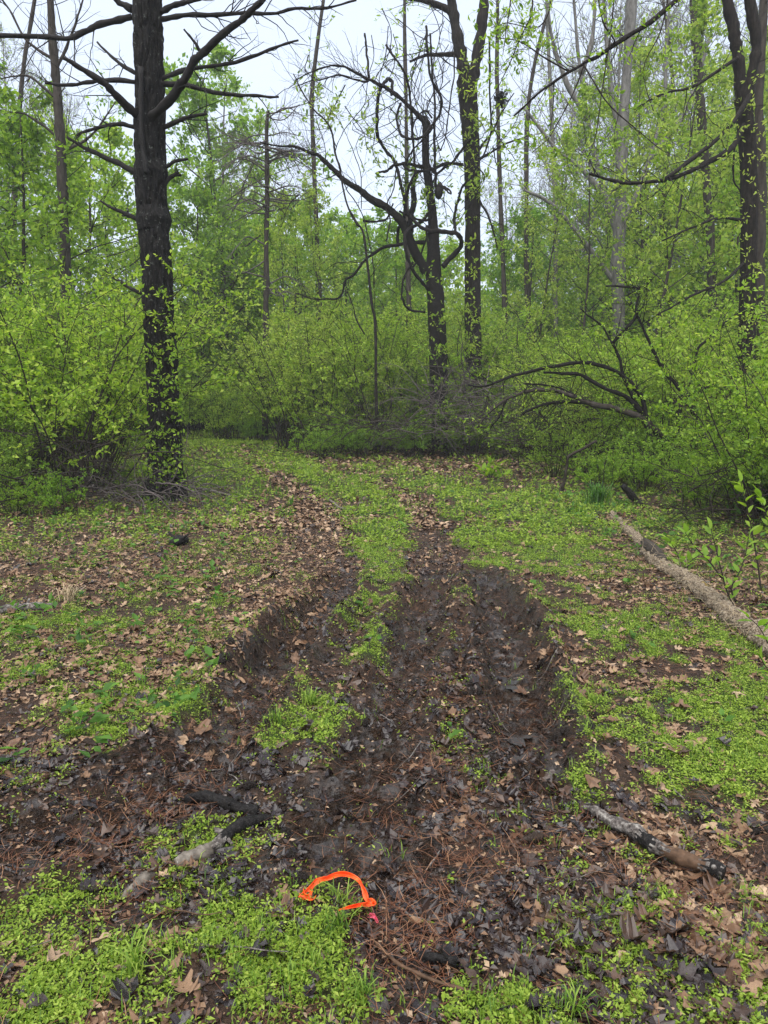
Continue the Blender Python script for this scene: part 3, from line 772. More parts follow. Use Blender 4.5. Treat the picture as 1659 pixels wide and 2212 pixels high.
# ---- the big pine
D = 11.1
pb_ = P(358, 1078, D); pine = thing('pine_tree', 'big dark straight pine trunk with broken dead branches', 'tree', (pb_[0], pb_[1], hz(pb_[0], pb_[1])))
tl_ = [(359, 1105), (358, 1060), (356, 1000), (350, 800), (340, 600), (329, 450), (326, 400), (323, 300), (321, 150), (317, 0), (312, -200), (306, -500), (300, -900)]
tr_ = [46, 41, 37.5, 33.5, 32.5, 32, 33.5, 31.5, 30, 29.5, 29, 26, 20]
cl = line_at(tl_, D)
ridged = ridged_trunk('pine_trunk', cl, [px(r, D) for r in tr_], M['pine_bark'], 140, 760, .042, 5, .45)
po = np.array(pine.location)
ridged.transform(Matrix.Translation(Vector(-po)))
link('trunk', ridged, pine)
PB = [
 ([(285, 36), (225, 50), (190, 65), (145, 83), (100, 80), (0, 76, -.3), (-60, 70, -.4)], 8, 4, 9, .9),
 ([(285, 20), (262, 8), (240, -12), (190, -60)], 8, 6, 3, .6),
 ([(345, 26), (380, 10), (420, 0), (480, -25)], 7, 4, 5, .7),
 ([(345, 42), (400, 33), (450, 33), (520, 29), (580, 29), (640, 20), (700, 18), (770, 0)], 6, 2.5, 16, .9),
 ([(328, 252, -.25), (365, 218, -.5), (395, 175, -.7), (420, 130, -.8), (437, 116, -.85), (480, 75, -1), (520, 45, -1.1), (545, 20, -1.2), (580, -12, -1.3)], 11, 6, 5, .6),
 ([(348, 170), (410, 148, .3), (460, 143, .4), (540, 125, .5), (600, 100, .6), (645, 87, .7)], 6, 3, 8, .7),
 ([(348, 182), (400, 183), (425, 190), (465, 200), (520, 206), (560, 207), (602, 210)], 6.5, 3, 8, .6),
 ([(294, 178), (240, 173), (195, 177), (140, 184), (97, 179)], 5.5, 3.5, 7, .7),
 ([(296, 250, -.15), (260, 215, -.4), (225, 180, -.6), (180, 150, -.7), (137, 125, -.8)], 10, 5, 3, .6),
 ([(292, 158, .1), (250, 130, .4), (210, 92, .6)], 5, 2.5, 5, .6),
 ([(352, 275), (400, 255), (447, 246)], 6, 3.5, 5, .7),
 ([(292, 275), (260, 268), (230, 272), (190, 283), (165, 292)], 5.5, 3, 6, .6),
 ([(298, 376), (255, 352), (210, 333), (180, 318), (145, 296)], 8, 3, 4, .5),
 ([(354, 363), (380, 348), (405, 343)], 4.5, 3.5, 1, .2),
 ([(354, 398), (368, 384), (385, 372)], 6, 4, 3, .15), ([(356, 388), (372, 380), (392, 378)], 4, 3, 2, .15),
 ([(298, 475), (265, 458), (240, 448), (216, 434)], 6, 2.5, 3, .3), ([(300, 472), (280, 468), (264, 465)], 4, 2.5, 1, .2),
 ([(306, 634), (275, 618), (250, 603), (226, 583)], 5, 2, 4, .4),
 ([(437, 116, -.85), (418, 88, -.9), (398, 63, -.95)], 4, 2, 1, .2),
]
for i, (ln, r0, r1, nt, L) in enumerate(PB):
    limb('dead_branch', ln, D, r0 * .85, r1 * .8, M['dead_branch'], pine, 7, nt, L, i)
limb('dead_leader', [(304, 145, -.27), (304, 230, -.27), (306, 300, -.28), (312, 345, -.29), (318, 372, -.3)], D, 5, 5, M['black_wood'], pine, 7, 0)
for vv, rr in ((374, 36.6), (474, 36.2)):     # dark swollen whorls where the dead branches leave
    cm_ = ridged_trunk('branch_collar', line_at([(325 + (vv > 400) * 6, vv + 24), (325 + (vv > 400) * 6, vv), (325 + (vv > 400) * 5, vv - 24)], D), [px(rr * k, D) for k in (.88, 1.015, .88)], M['pine_bark'], 60, 40, .016, vv)
    cm_.transform(Matrix.Translation(Vector(-po))); link('branch_collar', cm_, pine)
# creeper leaves and sprouts at the foot of the pine
def sprouts(parent, d, u0, u1, v0, v1, n, leaf, lw, mat, seed, front=.3, name='sprouts', ln=.28, per=9, tint=(.6, .25)):
    rng = np.random.default_rng(seed); lines = []
    for k in range(n):
        p = P(rng.uniform(u0, u1), rng.uniform(v0, v1), d - rng.uniform(front * .6, front * 1.3))
        lines.append(grow(rng, p, rng.normal(0, 1, 3) * [1, .6, .5] + [0, 0, .35], ln * rng.uniform(.5, 1.3), .004, 4, .25, .03))
    b = Build(); add_tubes(b, lines, 3); o = np.array(parent.location)
    tw = link(name, b.mesh(name, M['twig'], True, o), parent)
    bl = Build(); leaves_on(rng, bl, lines, per, leaf, lw, tint, .5, 6, .03, .12)
    lf = link('leaves', bl.mesh('leaves', mat, True, o), tw); lf['kind'] = 'stuff'
sprouts(pine, D, 312, 402, 760, 1050, 90, .065, .034, M['leaf_shrub'], 5, .42)
sprouts(pine, D, 306, 395, 640, 780, 8, .06, .03, M['leaf_shrub'], 6, .4)

# ---- thin trunk left of the pine
D = 18.0
q = P(145, 900, D); t = thing('slender_pine', 'thin grey brown trunk standing left of the big pine', 'tree', (q[0], q[1], hz(q[0], q[1])))
limb('trunk', [(146, 960), (143, 700), (140, 500), (134, 390), (129, 290), (124, 200), (117, 130), (110, 0), (104, -200), (100, -500)], D, 11, 6, M['brown_bark'], t, 10, 22, 1.4, 3, None, .006)
for ln in ([(118, 130), (60, 90), (20, 20), (-20, -30)], [(126, 215), (60, 165), (0, 170)], [(120, 150), (160, 60), (190, -40)], [(130, 300), (60, 250), (-20, 235)], [(132, 330), (200, 290), (250, 220)]):
    limb('branch', ln, D, 3.5, 1.2, M['brown_bark'], t, 5, 9, 1.0, 8)
# a second, fainter stem further left
D = 24.0
q = P(20, 900, D); t = thing('bare_sapling', 'faint bare stem crossing the sky at the left edge', 'tree', (q[0], q[1], hz(q[0], q[1])))
limb('trunk', [(15, 900), (25, 600), (35, 350), (50, 150), (75, 0), (95, -150)], D, 6, 3, M['brown_bark'], t, 6, 30, 1.8, 3, None, .006)

# ---- forked tree right of centre
D = 21.0
q = P(1021, 960, D); fork = thing('forked_tree', 'tall dark trunk that forks in two, with leaf sprouts along it', 'tree', (q[0], q[1], hz(q[0], q[1])))
fo = np.array(fork.location)
ridge_f = ridged_trunk('fork_trunk', line_at([(1022, 985), (1022, 770), (1021, 600), (1021, 480), (1019, 350), (1012, 230), (1008, 175)], D), [px(r, D) for r in (21, 17.5, 16.5, 15.5, 16, 18, 20)], M['dark_bark'], 44, 220, .02, 8)
ridge_f.transform(Matrix.Translation(Vector(-fo))); link('trunk', ridge_f, fork)
limb('limb', [(1006, 195), (1000, 140), (990, 90), (983, 50), (975, 0), (966, -80), (950, -250)], D, 13, 8, M['dark_bark'], fork, 12, 4, 1.0, 1)
limb('limb', [(1016, 195), (1026, 140), (1036, 90), (1042, 40), (1046, 0), (1052, -90), (1060, -250)], D, 12, 7, M['dark_bark'], fork, 12, 4, 1.0, 2)
for ln, r0, r1 in (([(986, 38), (965, 20), (940, 8), (905, -2), (860, -8)], 7, 4), ([(1000, 118), (960, 118), (920, 120), (885, 135)], 5, 2), ([(1030, 330), (1060, 290), (1080, 250), (1110, 200)], 3, 1.2),
                   ([(1032, 345), (1060, 330), (1095, 310), (1150, 290)], 3, 1.2), ([(1030, 420), (1060, 480), (1075, 540)], 3, 1.2)):
    limb('branch', ln, D, r0, r1, M['dark_bark'], fork, 6, 8, 1.1, 4, leafy=(4, .12, .05, M['leaf_shrub'], (.55, .2)))
sprouts(fork, D, 1000, 1042, 120, 440, 60, .13, .045, M['leaf_yellow'], 9, .35, ln=.5, per=8)
sprouts(fork, D, 1005, 1040, 440, 780, 30, .12, .045, M['leaf_shrub'], 10, .35, ln=.5, per=7)
b = Build(); rngn = np.random.default_rng(3); c = P(1082, 214, 20.5)
add_tubes(b, [grow(rngn, c + rngn.normal(0, .06, 3), rngn.normal(size=3), .28, .006, 5, .5) for k in range(90)], 3)
add_leaves(b, c + rngn.normal(0, .06, (70, 3)), rngn.normal(size=(70, 3)), rngn.normal(size=(70, 3)), .14, .08, .2)
tag(link('leaf_nest', b.mesh('leaf_nest', M['black_wood'])), 'small dark squirrel nest of leaves beside the forked trunk', 'nest')

# ---- tree tangled in vines
D = 20.0
Zp = lambda *pts: [(672 + p[0] * .2893, 115.2 + p[1] * .2893) + tuple(p[2:]) for p in pts]
q = P(950, 960, D); vt = thing('vine_tangled_tree', 'broken topped black tree tangled in looping vines', 'tree', (q[0], q[1], hz(q[0], q[1])))
vo = np.array(vt.location)
vm = ridged_trunk('vine_trunk', line_at(Zp((960, 2900), (945, 2200), (938, 1990), (930, 1800), (916, 1650), (916, 1400), (905, 1200), (880, 1000), (855, 800), (856, 600), (860, 520), (845, 470)), D),
                  [px(r * .2893, D) for r in (75, 68, 66, 64, 60, 42, 34, 29, 27, 26, 30, 16)], M['vine_bark'], 36, 260, .018, 12)
vm.transform(Matrix.Translation(Vector(-vo))); link('trunk', vm, vt)
k_ = .2893 / 2
for pts, r0, r1, tw in (
    ([(850, 500), (835, 460), (838, 410)], 18, 5, 0),
    ([(870, 1640), (780, 1490), (720, 1340), (650, 1230), (560, 1150), (450, 1090), (360, 1020), (250, 950), (150, 850), (60, 770), (0, 745), (-110, 700), (-260, 690), (-380, 660)], 80, 10, 22),
    ([(860, 520), (740, 400), (620, 300), (520, 240), (420, 190), (330, 140), (250, 105), (140, 95), (0, 140), (-120, 200)], 38, 8, 18),
    ([(430, 205), (350, 200), (200, 160), (100, 195), (0, 205), (-140, 260)], 17, 6, 12),
    ([(850, 1412), (720, 1420), (640, 1430), (540, 1450), (460, 1500), (390, 1560), (330, 1640), (260, 1700), (215, 1820), (100, 1838), (0, 1830), (-120, 1790)], 32, 9, 14)):
    limb('limb', Zp(*pts), D, r0 * k_ * .9, r1 * k_ * .8, M['vine_bark'], vt, 9, tw + 12, 1.1, 5)
VINES = [
    ([(600, 310), (605, 220), (575, 192), (540, 230), (515, 270), (490, 450), (500, 620), (560, 730), (630, 820), (670, 980), (700, 1120), (690, 1230), (650, 1320), (645, 1420)], 20, 18),
    ([(670, 370), (640, 480), (670, 600), (740, 640), (830, 620), (890, 550), (960, 450), (970, 330), (900, 200), (870, 0), (860, -200)], 15, 13),
    ([(490, 892), (560, 880), (620, 840), (700, 825), (800, 840), (850, 850)], 12, 22),
    ([(690, 830), (720, 870), (800, 880), (900, 870), (1000, 825), (1140, 830)], 16, 18),
    ([(880, 830), (930, 900), (1000, 850), (1060, 810), (1140, 700), (1190, 640)], 14, 15),
    ([(780, 880), (730, 1000), (700, 1150), (750, 1230), (840, 1310), (950, 1330), (1080, 1345), (1125, 1415), (1090, 1480), (980, 1590)], 16, 28),
    ([(1170, 930), (1110, 1050), (1070, 1220), (1075, 1340)], 13, 18),
    ([(920, 1130), (830, 1250), (730, 1310), (700, 1380), (720, 1530), (800, 1680), (890, 1780)], 20, 18),
    ([(790, 880), (760, 1000), (770, 1120), (740, 1250), (745, 1380)], 28, 40),
    ([(760, 1560), (690, 1680), (680, 1830), (730, 1910), (850, 1930)], 12, 14),
    ([(930, 1000), (930, 860), (920, 600), (925, 380), (900, 100), (890, -150)], 17, 11),
    ([(1330, -120), (1335, 300), (1340, 600), (1280, 770), (1230, 800)], 12, 10),
    ([(780, 880), (765, 720), (745, 400), (730, 250), (690, 130), (620, 30), (560, -60)], 16, 12),
    ([(390, 1250), (470, 1258), (550, 1245), (590, 1200), (610, 1120)], 14, 9),
    ([(890, 990), (950, 890), (1030, 820)], 11, 9), ([(960, 990), (1020, 1010), (1045, 1050), (960, 985)], 11, 9),
    ([(1070, -100), (1065, 200), (1010, 560), (970, 720), (950, 690)], 9, 7),
    ([(880, 1500), (860, 1300), (880, 1330), (820, 1500), (760, 1600)], 12, 10),
    ([(560, 1400), (590, 1250), (560, 1150), (620, 1000), (640, 800)], 9, 7),
    ([(900, 480), (860, 435), (820, 445), (770, 520), (750, 640)], 10, 8),
    ([(400, -150), (415, 0), (435, 180)], 12, 16), ([(700, 830), (760, 720), (860, 620), (920, 540)], 9, 9),
    ([(660, 1180), (760, 1225), (870, 1245), (920, 1130)], 14, 16),
]
rv = np.random.default_rng(31)
for i, (pts, r0, r1) in enumerate(VINES):
    off = rv.uniform(-.5, .35)
    pts = [(p[0], p[1], off + .25 * math.sin(k * 1.1 + i)) for k, p in enumerate(pts)]
    limb('vine', Zp(*pts), D, r0 * k_ * 1.25, r1 * k_ * 1.25, M['vine_bark'], vt, 6, 3, .8, i, n=len(pts) * 6)
for i in range(24):                                      # thin hanging vines and twigs round the trunk
    x0 = rv.uniform(380, 1300); y0 = rv.uniform(-420, -120) if i % 2 else rv.uniform(-100, 500); L = rv.uniform(500, 1100)
    pts = [(x0 + rv.normal(0, 60) * (1 + j / 3), y0 + L * j / 5, rv.normal(0, .15)) for j in range(6)]
    limb('vine', Zp(*pts), D + rv.uniform(-.8, .8), 6 * k_, 4.5 * k_, M['vine_bark'], vt, 4, 8, .9, 50 + i, n=18)
b = Build(); c = P(672 + 955 * .2893, 115 + 1030 * .2893, D - .2)
add_tubes(b, [(np.stack([c[0] + np.array([.02, .03, 0, -.01, 0]), np.full(5, c[1]), c[2] + np.array([.22, .12, 0, -.13, -.2])], 1), np.array([.03, .09, .12, .09, .03]))], 9)
link('burl', b.mesh('burl', M['black_wood'], True, vo), vt)
sprouts(vt, D, 910, 975, 600, 800, 26, .12, .05, M['leaf_shrub'], 19, .5, ln=.5, per=7)
# leafy twigs round the tangle
rng = np.random.default_rng(66)
for i in range(14):
    u, v = rng.uniform(640, 1100), rng.uniform(60, 430)
    limb('spray', [(u, v, rng.uniform(-1, 1)), (u + rng.uniform(-40, 40), v + rng.uniform(20, 60)), (u + rng.uniform(-70, 70), v + rng.uniform(50, 110))], D, 1.3, .6, M['vine_bark'], vt, 4, 7, .8, i, leafy=(3, .13, .055, M['leaf_yellow'], (.4, .2)))

# thin crooked tree left of the vines
D = 19.5
q = P(805, 960, D); t = thing('crooked_tree', 'thin crooked dark tree just left of the vine tangle', 'tree', (q[0], q[1], hz(q[0], q[1])))
limb('trunk', Zp((490, 2800), (480, 2100), (470, 1990), (440, 1750), (420, 1550), (390, 1350), (330, 1250), (260, 1100), (225, 920), (180, 740), (140, 550), (30, 430), (-60, 300), (-130, 150)), D, 24 * k_, 8 * k_, M['dark_bark'], t, 10, 12, 1.2, 1)
limb('limb', Zp((470, 1750), (465, 1600), (440, 1450), (380, 1200), (290, 1050), (240, 960)), D, 9 * k_, 7 * k_, M['dark_bark'], t, 7, 3, .6, 2)
for pts in ([(180, 740), (230, 600), (330, 470), (450, 330)], [(375, 1160), (370, 900), (300, 700), (240, 560), (130, 400), (0, 300)], [(90, 900), (110, 740), (60, 560), (0, 400), (-80, 330)], [(190, 700), (130, 520), (150, 430)], [(420, 1560), (300, 1560), (180, 1570), (100, 1630)], [(215, 900), (100, 930), (0, 880)]):
    limb('branch', Zp(*pts), D, 7 * k_, 3 * k_, M['dark_bark'], t, 5, 8, .9, 4, leafy=(2, .11, .05, M['leaf_yellow'], (.5, .2)))
limb('limb', Zp((400, 2100), (340, 1990), (310, 1880), (280, 1800)), D, 12 * k_, 8 * k_, M['dark_bark'], t, 7, 3, .6, 7)

# ---- dead grey pine with a twiggy top, left of centre
D = 25.0
q = P(575, 920, D); t = thing('dead_pine', 'slim dead pine with a tangle of fine grey twigs at its top', 'tree', (q[0], q[1], hz(q[0], q[1])))
limb('trunk', [(572, 960), (574, 800), (575, 650), (576, 500), (577, 380), (576, 300), (578, 240)], D, 7.5, 3, M['brown_bark'], t, 8, 0)
rng = np.random.default_rng(15)
for i in range(46):
    v0 = rng.uniform(250, 640) if i > 30 else rng.uniform(245, 470); sgn = rng.choice([-1, 1]); L = rng.uniform(40, 130) * (1 if v0 < 430 else .8)
    limb('branch', [(576, v0), (576 + sgn * L * .5, v0 - L * rng.uniform(-.25, .35) + rng.normal(0, 10), rng.normal(0, .8)), (576 + sgn * L, v0 + L * rng.uniform(-.5, .6), rng.normal(0, 1.6))], D, 1.7, .6, M['grey_twig'], t, 4, 15 if v0 < 420 else 6, 1.1, i, tw_r=.0045)

# ---- dark forked trunk at the right edge
D = 14.0
q = P(1606, 870, D); rt = thing('dark_forked_trunk', 'dark trunk at the right edge that forks near the top', 'tree', (q[0], q[1], hz(q[0], q[1])))
ro = np.array(rt.location)
rm = ridged_trunk('right_trunk', line_at([(1604, 1010), (1605, 870), (1612, 750), (1616, 600), (1618, 400), (1612, 280), (1606, 215)], D), [px(r, D) for r in (22, 19, 17, 16, 15.5, 16, 17)], M['dark_bark'], 44, 220, .016, 15)
rm.transform(Matrix.Translation(Vector(-ro))); link('trunk', rm, rt)
limb('limb', [(1602, 225), (1598, 150), (1590, 95), (1582, 50), (1572, 0), (1555, -120)], D, 11.5, 9, M['dark_bark'], rt, 12, 2, .8, 1)
limb('limb', [(1612, 235), (1624, 160), (1634, 105), (1630, 55), (1620, 5), (1614, -100)], D, 11, 9, M['dark_bark'], rt, 12, 2, .8, 2)
for ln, r0, r1, tw in (
    ([(1612, 260), (1580, 320, -.5), (1530, 350, -.8), (1500, 366, -1), (1440, 388, -1.2), (1375, 395, -1.4), (1325, 390, -1.5), (1274, 375, -1.6)], 5.5, 2.5, 14),
    ([(1622, 200), (1600, 240, -.4), (1560, 290, -.7), (1500, 340, -1), (1430, 392, -1.3)], 5, 3.5, 10),
    ([(1600, 120), (1540, 160, -.5), (1490, 190, -.7), (1440, 200, -.9), (1370, 235, -1)], 3.5, 1.5, 10),
    ([(1612, 480), (1560, 470, -.5), (1500, 490, -.9), (1430, 520, -1.2)], 3.5, 1.5, 9),
    ([(1616, 560), (1560, 610, -.6), (1490, 640, -1), (1420, 680, -1.4)], 3.5, 1.5, 9),
    ([(1625, 330), (1590, 300, .5), (1585, 380, .5), (1600, 420, .4)], 3, 1.5, 5)):
    limb('branch', ln, D, r0, r1, M['dark_bark'], rt, 7, tw, .9, 6, leafy=(5, .085, .03, M['leaf_yellow'], (.5, .22)))
sprouts(rt, D, 1590, 1640, 150, 850, 60, .08, .028, M['leaf_yellow'], 29, .35, ln=.5, per=8)
D = 16.0
q = P(1650, 900, D); t = thing('slim_trunk', 'slimmer brown trunk close behind the forked trunk at right', 'tree', (q[0], q[1], hz(q[0], q[1])))
limb('trunk', [(1650, 970), (1648, 800), (1640, 600), (1644, 400), (1640, 200), (1650, 0), (1655, -150)], D, 11, 8, M['brown_bark'], t, 9, 10, 1.0, 2)
D = 23.0
q = P(1540, 900, D); t = thing('straight_trunk', 'straight brown trunk left of the forked trunk at right', 'tree', (q[0], q[1], hz(q[0], q[1])))
limb('trunk', [(1545, 960), (1540, 700), (1535, 520), (1525, 380), (1515, 250), (1508, 150), (1498, 0), (1490, -150)], D, 9, 8, M['brown_bark'], t, 9, 18, 1.6, 2, leafy=(4, .12, .05, M['leaf_yellow'], (.5, .2)))
D = 26.0
q = P(1335, 900, D); t = thing('pale_trunk', 'pale grey multi stemmed trunk among green leaves right of centre', 'tree', (q[0], q[1], hz(q[0], q[1])))
limb('trunk', [(1338, 960), (1338, 800), (1336, 640), (1338, 480), (1342, 350), (1350, 200), (1362, 50), (1370, -100)], D, 16, 9, M['grey_bark'], t, 10, 6, 1.4, 2)
for ln in ([(1337, 520), (1300, 400), (1268, 250), (1248, 100), (1235, -60)], [(1338, 500), (1390, 380), (1430, 250), (1440, 100), (1450, -60)], [(1310, 430), (1260, 370), (1200, 320), (1130, 230)], [(1270, 260), (1225, 180), (1195, 90), (1175, -40)],
           [(1345, 330), (1320, 200), (1310, 80), (1300, -60)], [(1400, 350), (1470, 260), (1500, 190), (1540, 60)], [(1255, 160), (1280, 80), (1285, -40)], [(1336, 620), (1260, 520), (1190, 440), (1130, 410)]):
    limb('limb', ln, D, 6, 2.5, M['grey_bark'], t, 7, 14, 1.8, 4, tw_r=.008)
D = 30.0
for u0, lab in ((1140, 'dark thin trunk a little right of the forked tree'), (1090, 'faint thin trunk close beside the forked tree'), (1200, 'faint grey stem left of the pale multi stemmed trunk'), (690, 'thin grey trunk between the dead pine and the crooked tree'), (885, 'thin grey trunk seen behind the vine tangle'), (1450, 'thin brown stem right of the pale multi stemmed trunk')):
    q = P(u0, 900, D); t = thing('thin_tree', lab, 'tree', (q[0], q[1], hz(q[0], q[1])))
    rr = np.random.default_rng(u0)
    limb('trunk', [(u0 + 4, 960), (u0, 700), (u0 - 4 + rr.normal(0, 5), 450), (u0 + rr.normal(0, 15), 200), (u0 + rr.normal(0, 25), -40)], D, 6.5, 3, M['brown_bark'] if u0 != 1200 else M['grey_bark'], t, 7, 26, 1.8, u0, tw_r=.007, leafy=(3, .13, .06, M['leaf_yellow'], (.5, .2)))

# ---- bough reaching in from the upper right, with its sprays of young leaves
D = 10.0
q = P(1500, -40, D); ob = thing('overhanging_bough', 'long dark bough with sparse young leaves slanting across the upper right', 'branch', tuple(q))
limb('bough', [(1560, -75, .3), (1510, -30), (1460, 2), (1405, 48), (1330, 95), (1290, 122), (1265, 134), (1215, 165), (1165, 200), (1110, 250, .2)], D, 6, 1.8, M['dark_bark'], ob, 8, 12, .8, 3, leafy=(5, .075, .03, M['leaf_shrub'], (.45, .2)))
for ln in ([(1330, 95), (1300, 40, -.4), (1290, -30, -.6)], [(1330, -60), (1320, 60), (1300, 200), (1285, 300), (1265, 350)], [(1140, -60), (1150, 20), (1120, 90), (1090, 160), (1060, 215)], [(1230, 155), (1170, 120), (1120, 90), (1070, 80)],
           [(1180, -60), (1190, 10), (1160, 60), (1100, 50), (1060, 60)], [(1265, 134), (1230, 220), (1190, 290), (1150, 330)], [(1260, 140), (1320, 230), (1400, 300), (1440, 330)], [(1450, -60), (1430, 60), (1390, 150), (1410, 240)], [(1110, -70), (1100, 20), (1085, 120)]):
    limb('spray', ln, D, 1.8, .7, M['twig'], ob, 5, 11, .55, 9, leafy=(4, .07, .028, M['leaf_shrub'], (.45, .22)))

# ---- arching bent branches and the leaning stems at the right
D = 13.2
q = P(1390, 905, D); ar = thing('arching_shrub', 'old shrub with long bare branches arching left over the undergrowth', 'shrub', (q[0], q[1], hz(q[0], q[1])))
ARCH = [
 ([(1405, 960), (1394, 900), (1389, 863), (1372, 838), (1354, 818), (1309, 793), (1254, 783), (1189, 793), (1124, 808), (1080, 822), (1044, 835), (1010, 832)], 7, 2.5, 8),
 ([(1430, 960), (1400, 905), (1379, 883), (1344, 853), (1304, 838), (1254, 810), (1210, 806), (1174, 805)], 7, 3.5, 5),
 ([(1440, 950), (1384, 903), (1329, 883), (1279, 873), (1229, 853), (1190, 842), (1154, 843), (1110, 855), (1094, 862), (1060, 888), (1030, 925)], 8, 2.5, 10),
 ([(1330, 885), (1290, 876), (1244, 868), (1200, 870), (1179, 873), (1150, 882), (1129, 895)], 5, 3.5, 5),
 ([(1280, 870), (1254, 860), (1209, 838), (1170, 831), (1134, 828)], 3.5, 2, 3),
 ([(1094, 862), (1075, 905), (1050, 935)], 3, 1.5, 4),
 ([(1430, 960), (1380, 880), (1354, 830), (1344, 798), (1334, 765), (1324, 743), (1300, 705), (1275, 685), (1254, 668)], 5.5, 1.8, 8),
 ([(1324, 743), (1345, 715), (1369, 693), (1375, 660), (1382, 625), (1345, 619), (1309, 618)], 4.5, 2, 8),
 ([(1530, 975), (1514, 923), (1495, 885), (1479, 853), (1460, 830), (1439, 808), (1410, 755), (1385, 700), (1372, 676), (1360, 640)], 8, 2, 10),
 ([(1486, 862), (1490, 835), (1500, 790), (1509, 753), (1534, 728), (1574, 690), (1610, 672), (1670, 655)], 4, 2.5, 10),
 ([(1488, 855), (1515, 842), (1549, 828)], 5, 4, 2),
 ([(1470, 960), (1465, 900), (1480, 850), (1455, 870), (1420, 885)], 6, 4, 4),
]
for i, (ln, r0, r1, tw) in enumerate(ARCH):
    limb('branch', ln, D, r0 * .85, r1 * .8, M['vine_bark'] if i != 2 else M['brown_bark'], ar, 8, tw + 4, .9, i, leafy=(4, .06, .026, M['leaf_shrub'], (.5, .2)))
D = 12.2
q = P(1214, 1053, D); t = thing('bent_dead_stem', 'bent dead stem sticking up in front of the undergrowth', 'branch', (q[0], q[1], hz(q[0], q[1])))
limb('stem', [(1212, 1066), (1219, 1035), (1224, 1010), (1230, 985), (1258, 970), (1289, 952)], D, 4, 3, M['twig'], t, 7, 5, .4, 2)
D = 10.6
q = P(1394, 1103, D); t = thing('leaning_stump', 'thin black broken stump leaning beside the fallen log', 'stump', (q[0], q[1], hz(q[0], q[1])))
limb('stump', [(1404, 1112), (1385, 1090), (1362, 1068), (1345, 1048)], D, 10, 7, M['black_wood'], t, 9, 2, .2, 2)

# ---- tangle of grey dead brush in the centre
def brush(name, label, u0, u1, v0, v1, d, n, mat, seed, ln=1.5, r=.007, low=.3, up=.5):
    rng = np.random.default_rng(seed); L1, L2 = [], []
    c = P((u0 + u1) / 2, v1, d); base = (c[0], c[1], hz(c[0], c[1]))
    for k in range(n):
        p = P(rng.uniform(u0, u1), rng.uniform(v0, v1) , d + rng.uniform(-1.1, 1.1)); p[2] = max(p[2], hz(p[0], p[1]) + .02)
        g = grow(rng, p, rng.normal(0, 1, 3) * [1.2, .8, .4] + [0, 0, up], ln * rng.uniform(.5, 1.3), r * rng.uniform(.5, 1.5), 8, .16, -.05)
        g[0][:, 2] = np.maximum(g[0][:, 2], base[2] + .01); L1.append(g)
        for q in range(4):
            j = rng.integers(1, 8); L2.append(grow(rng, g[0][j], side_dir(rng, unit(g[0][j + 1] - g[0][j]), .8), ln * .35 * rng.uniform(.5, 1.2), r * .4, 4, .2, -.02))
    b = Build(); add_tubes(b, L1, 4); add_tubes(b, L2, 3)
    t = thing(name, label, 'brush', base)
    tag(link('dead_twigs', b.mesh(name, mat, True, base), t), kind='stuff')
brush('brush_pile', 'grey tangle of dead twigs heaped at the far edge of the clearing', 900, 1130, 830, 950, 19.0, 150, M['grey_twig'], 1, 1.9, .010)
brush('brush_pile', 'dark low tangle of dead brush left of the grey twigs', 720, 900, 900, 975, 19.4, 95, M['twig'], 2, 1.5, .010)
brush('brush_pile', 'dark brush under the arching branches', 1100, 1300, 880, 1010, 15.2, 120, M['twig'], 3, 1.5, .009)
brush('brush_pile', 'heap of dead sticks round the foot of the big pine', 200, 440, 1040, 1085, 10.9, 100, M['grey_twig'], 4, 1.0, .008, .1, .15)
brush('brush_pile', 'dark dead stalks low in the left thicket', 0, 300, 930, 1075, 10.6, 80, M['twig'], 6, 1.3, .008)
brush('brush_pile', 'loose dead stalks low behind the fallen log', 1420, 1659, 1020, 1150, 9.0, 90, M['twig'], 5, .8, .006)

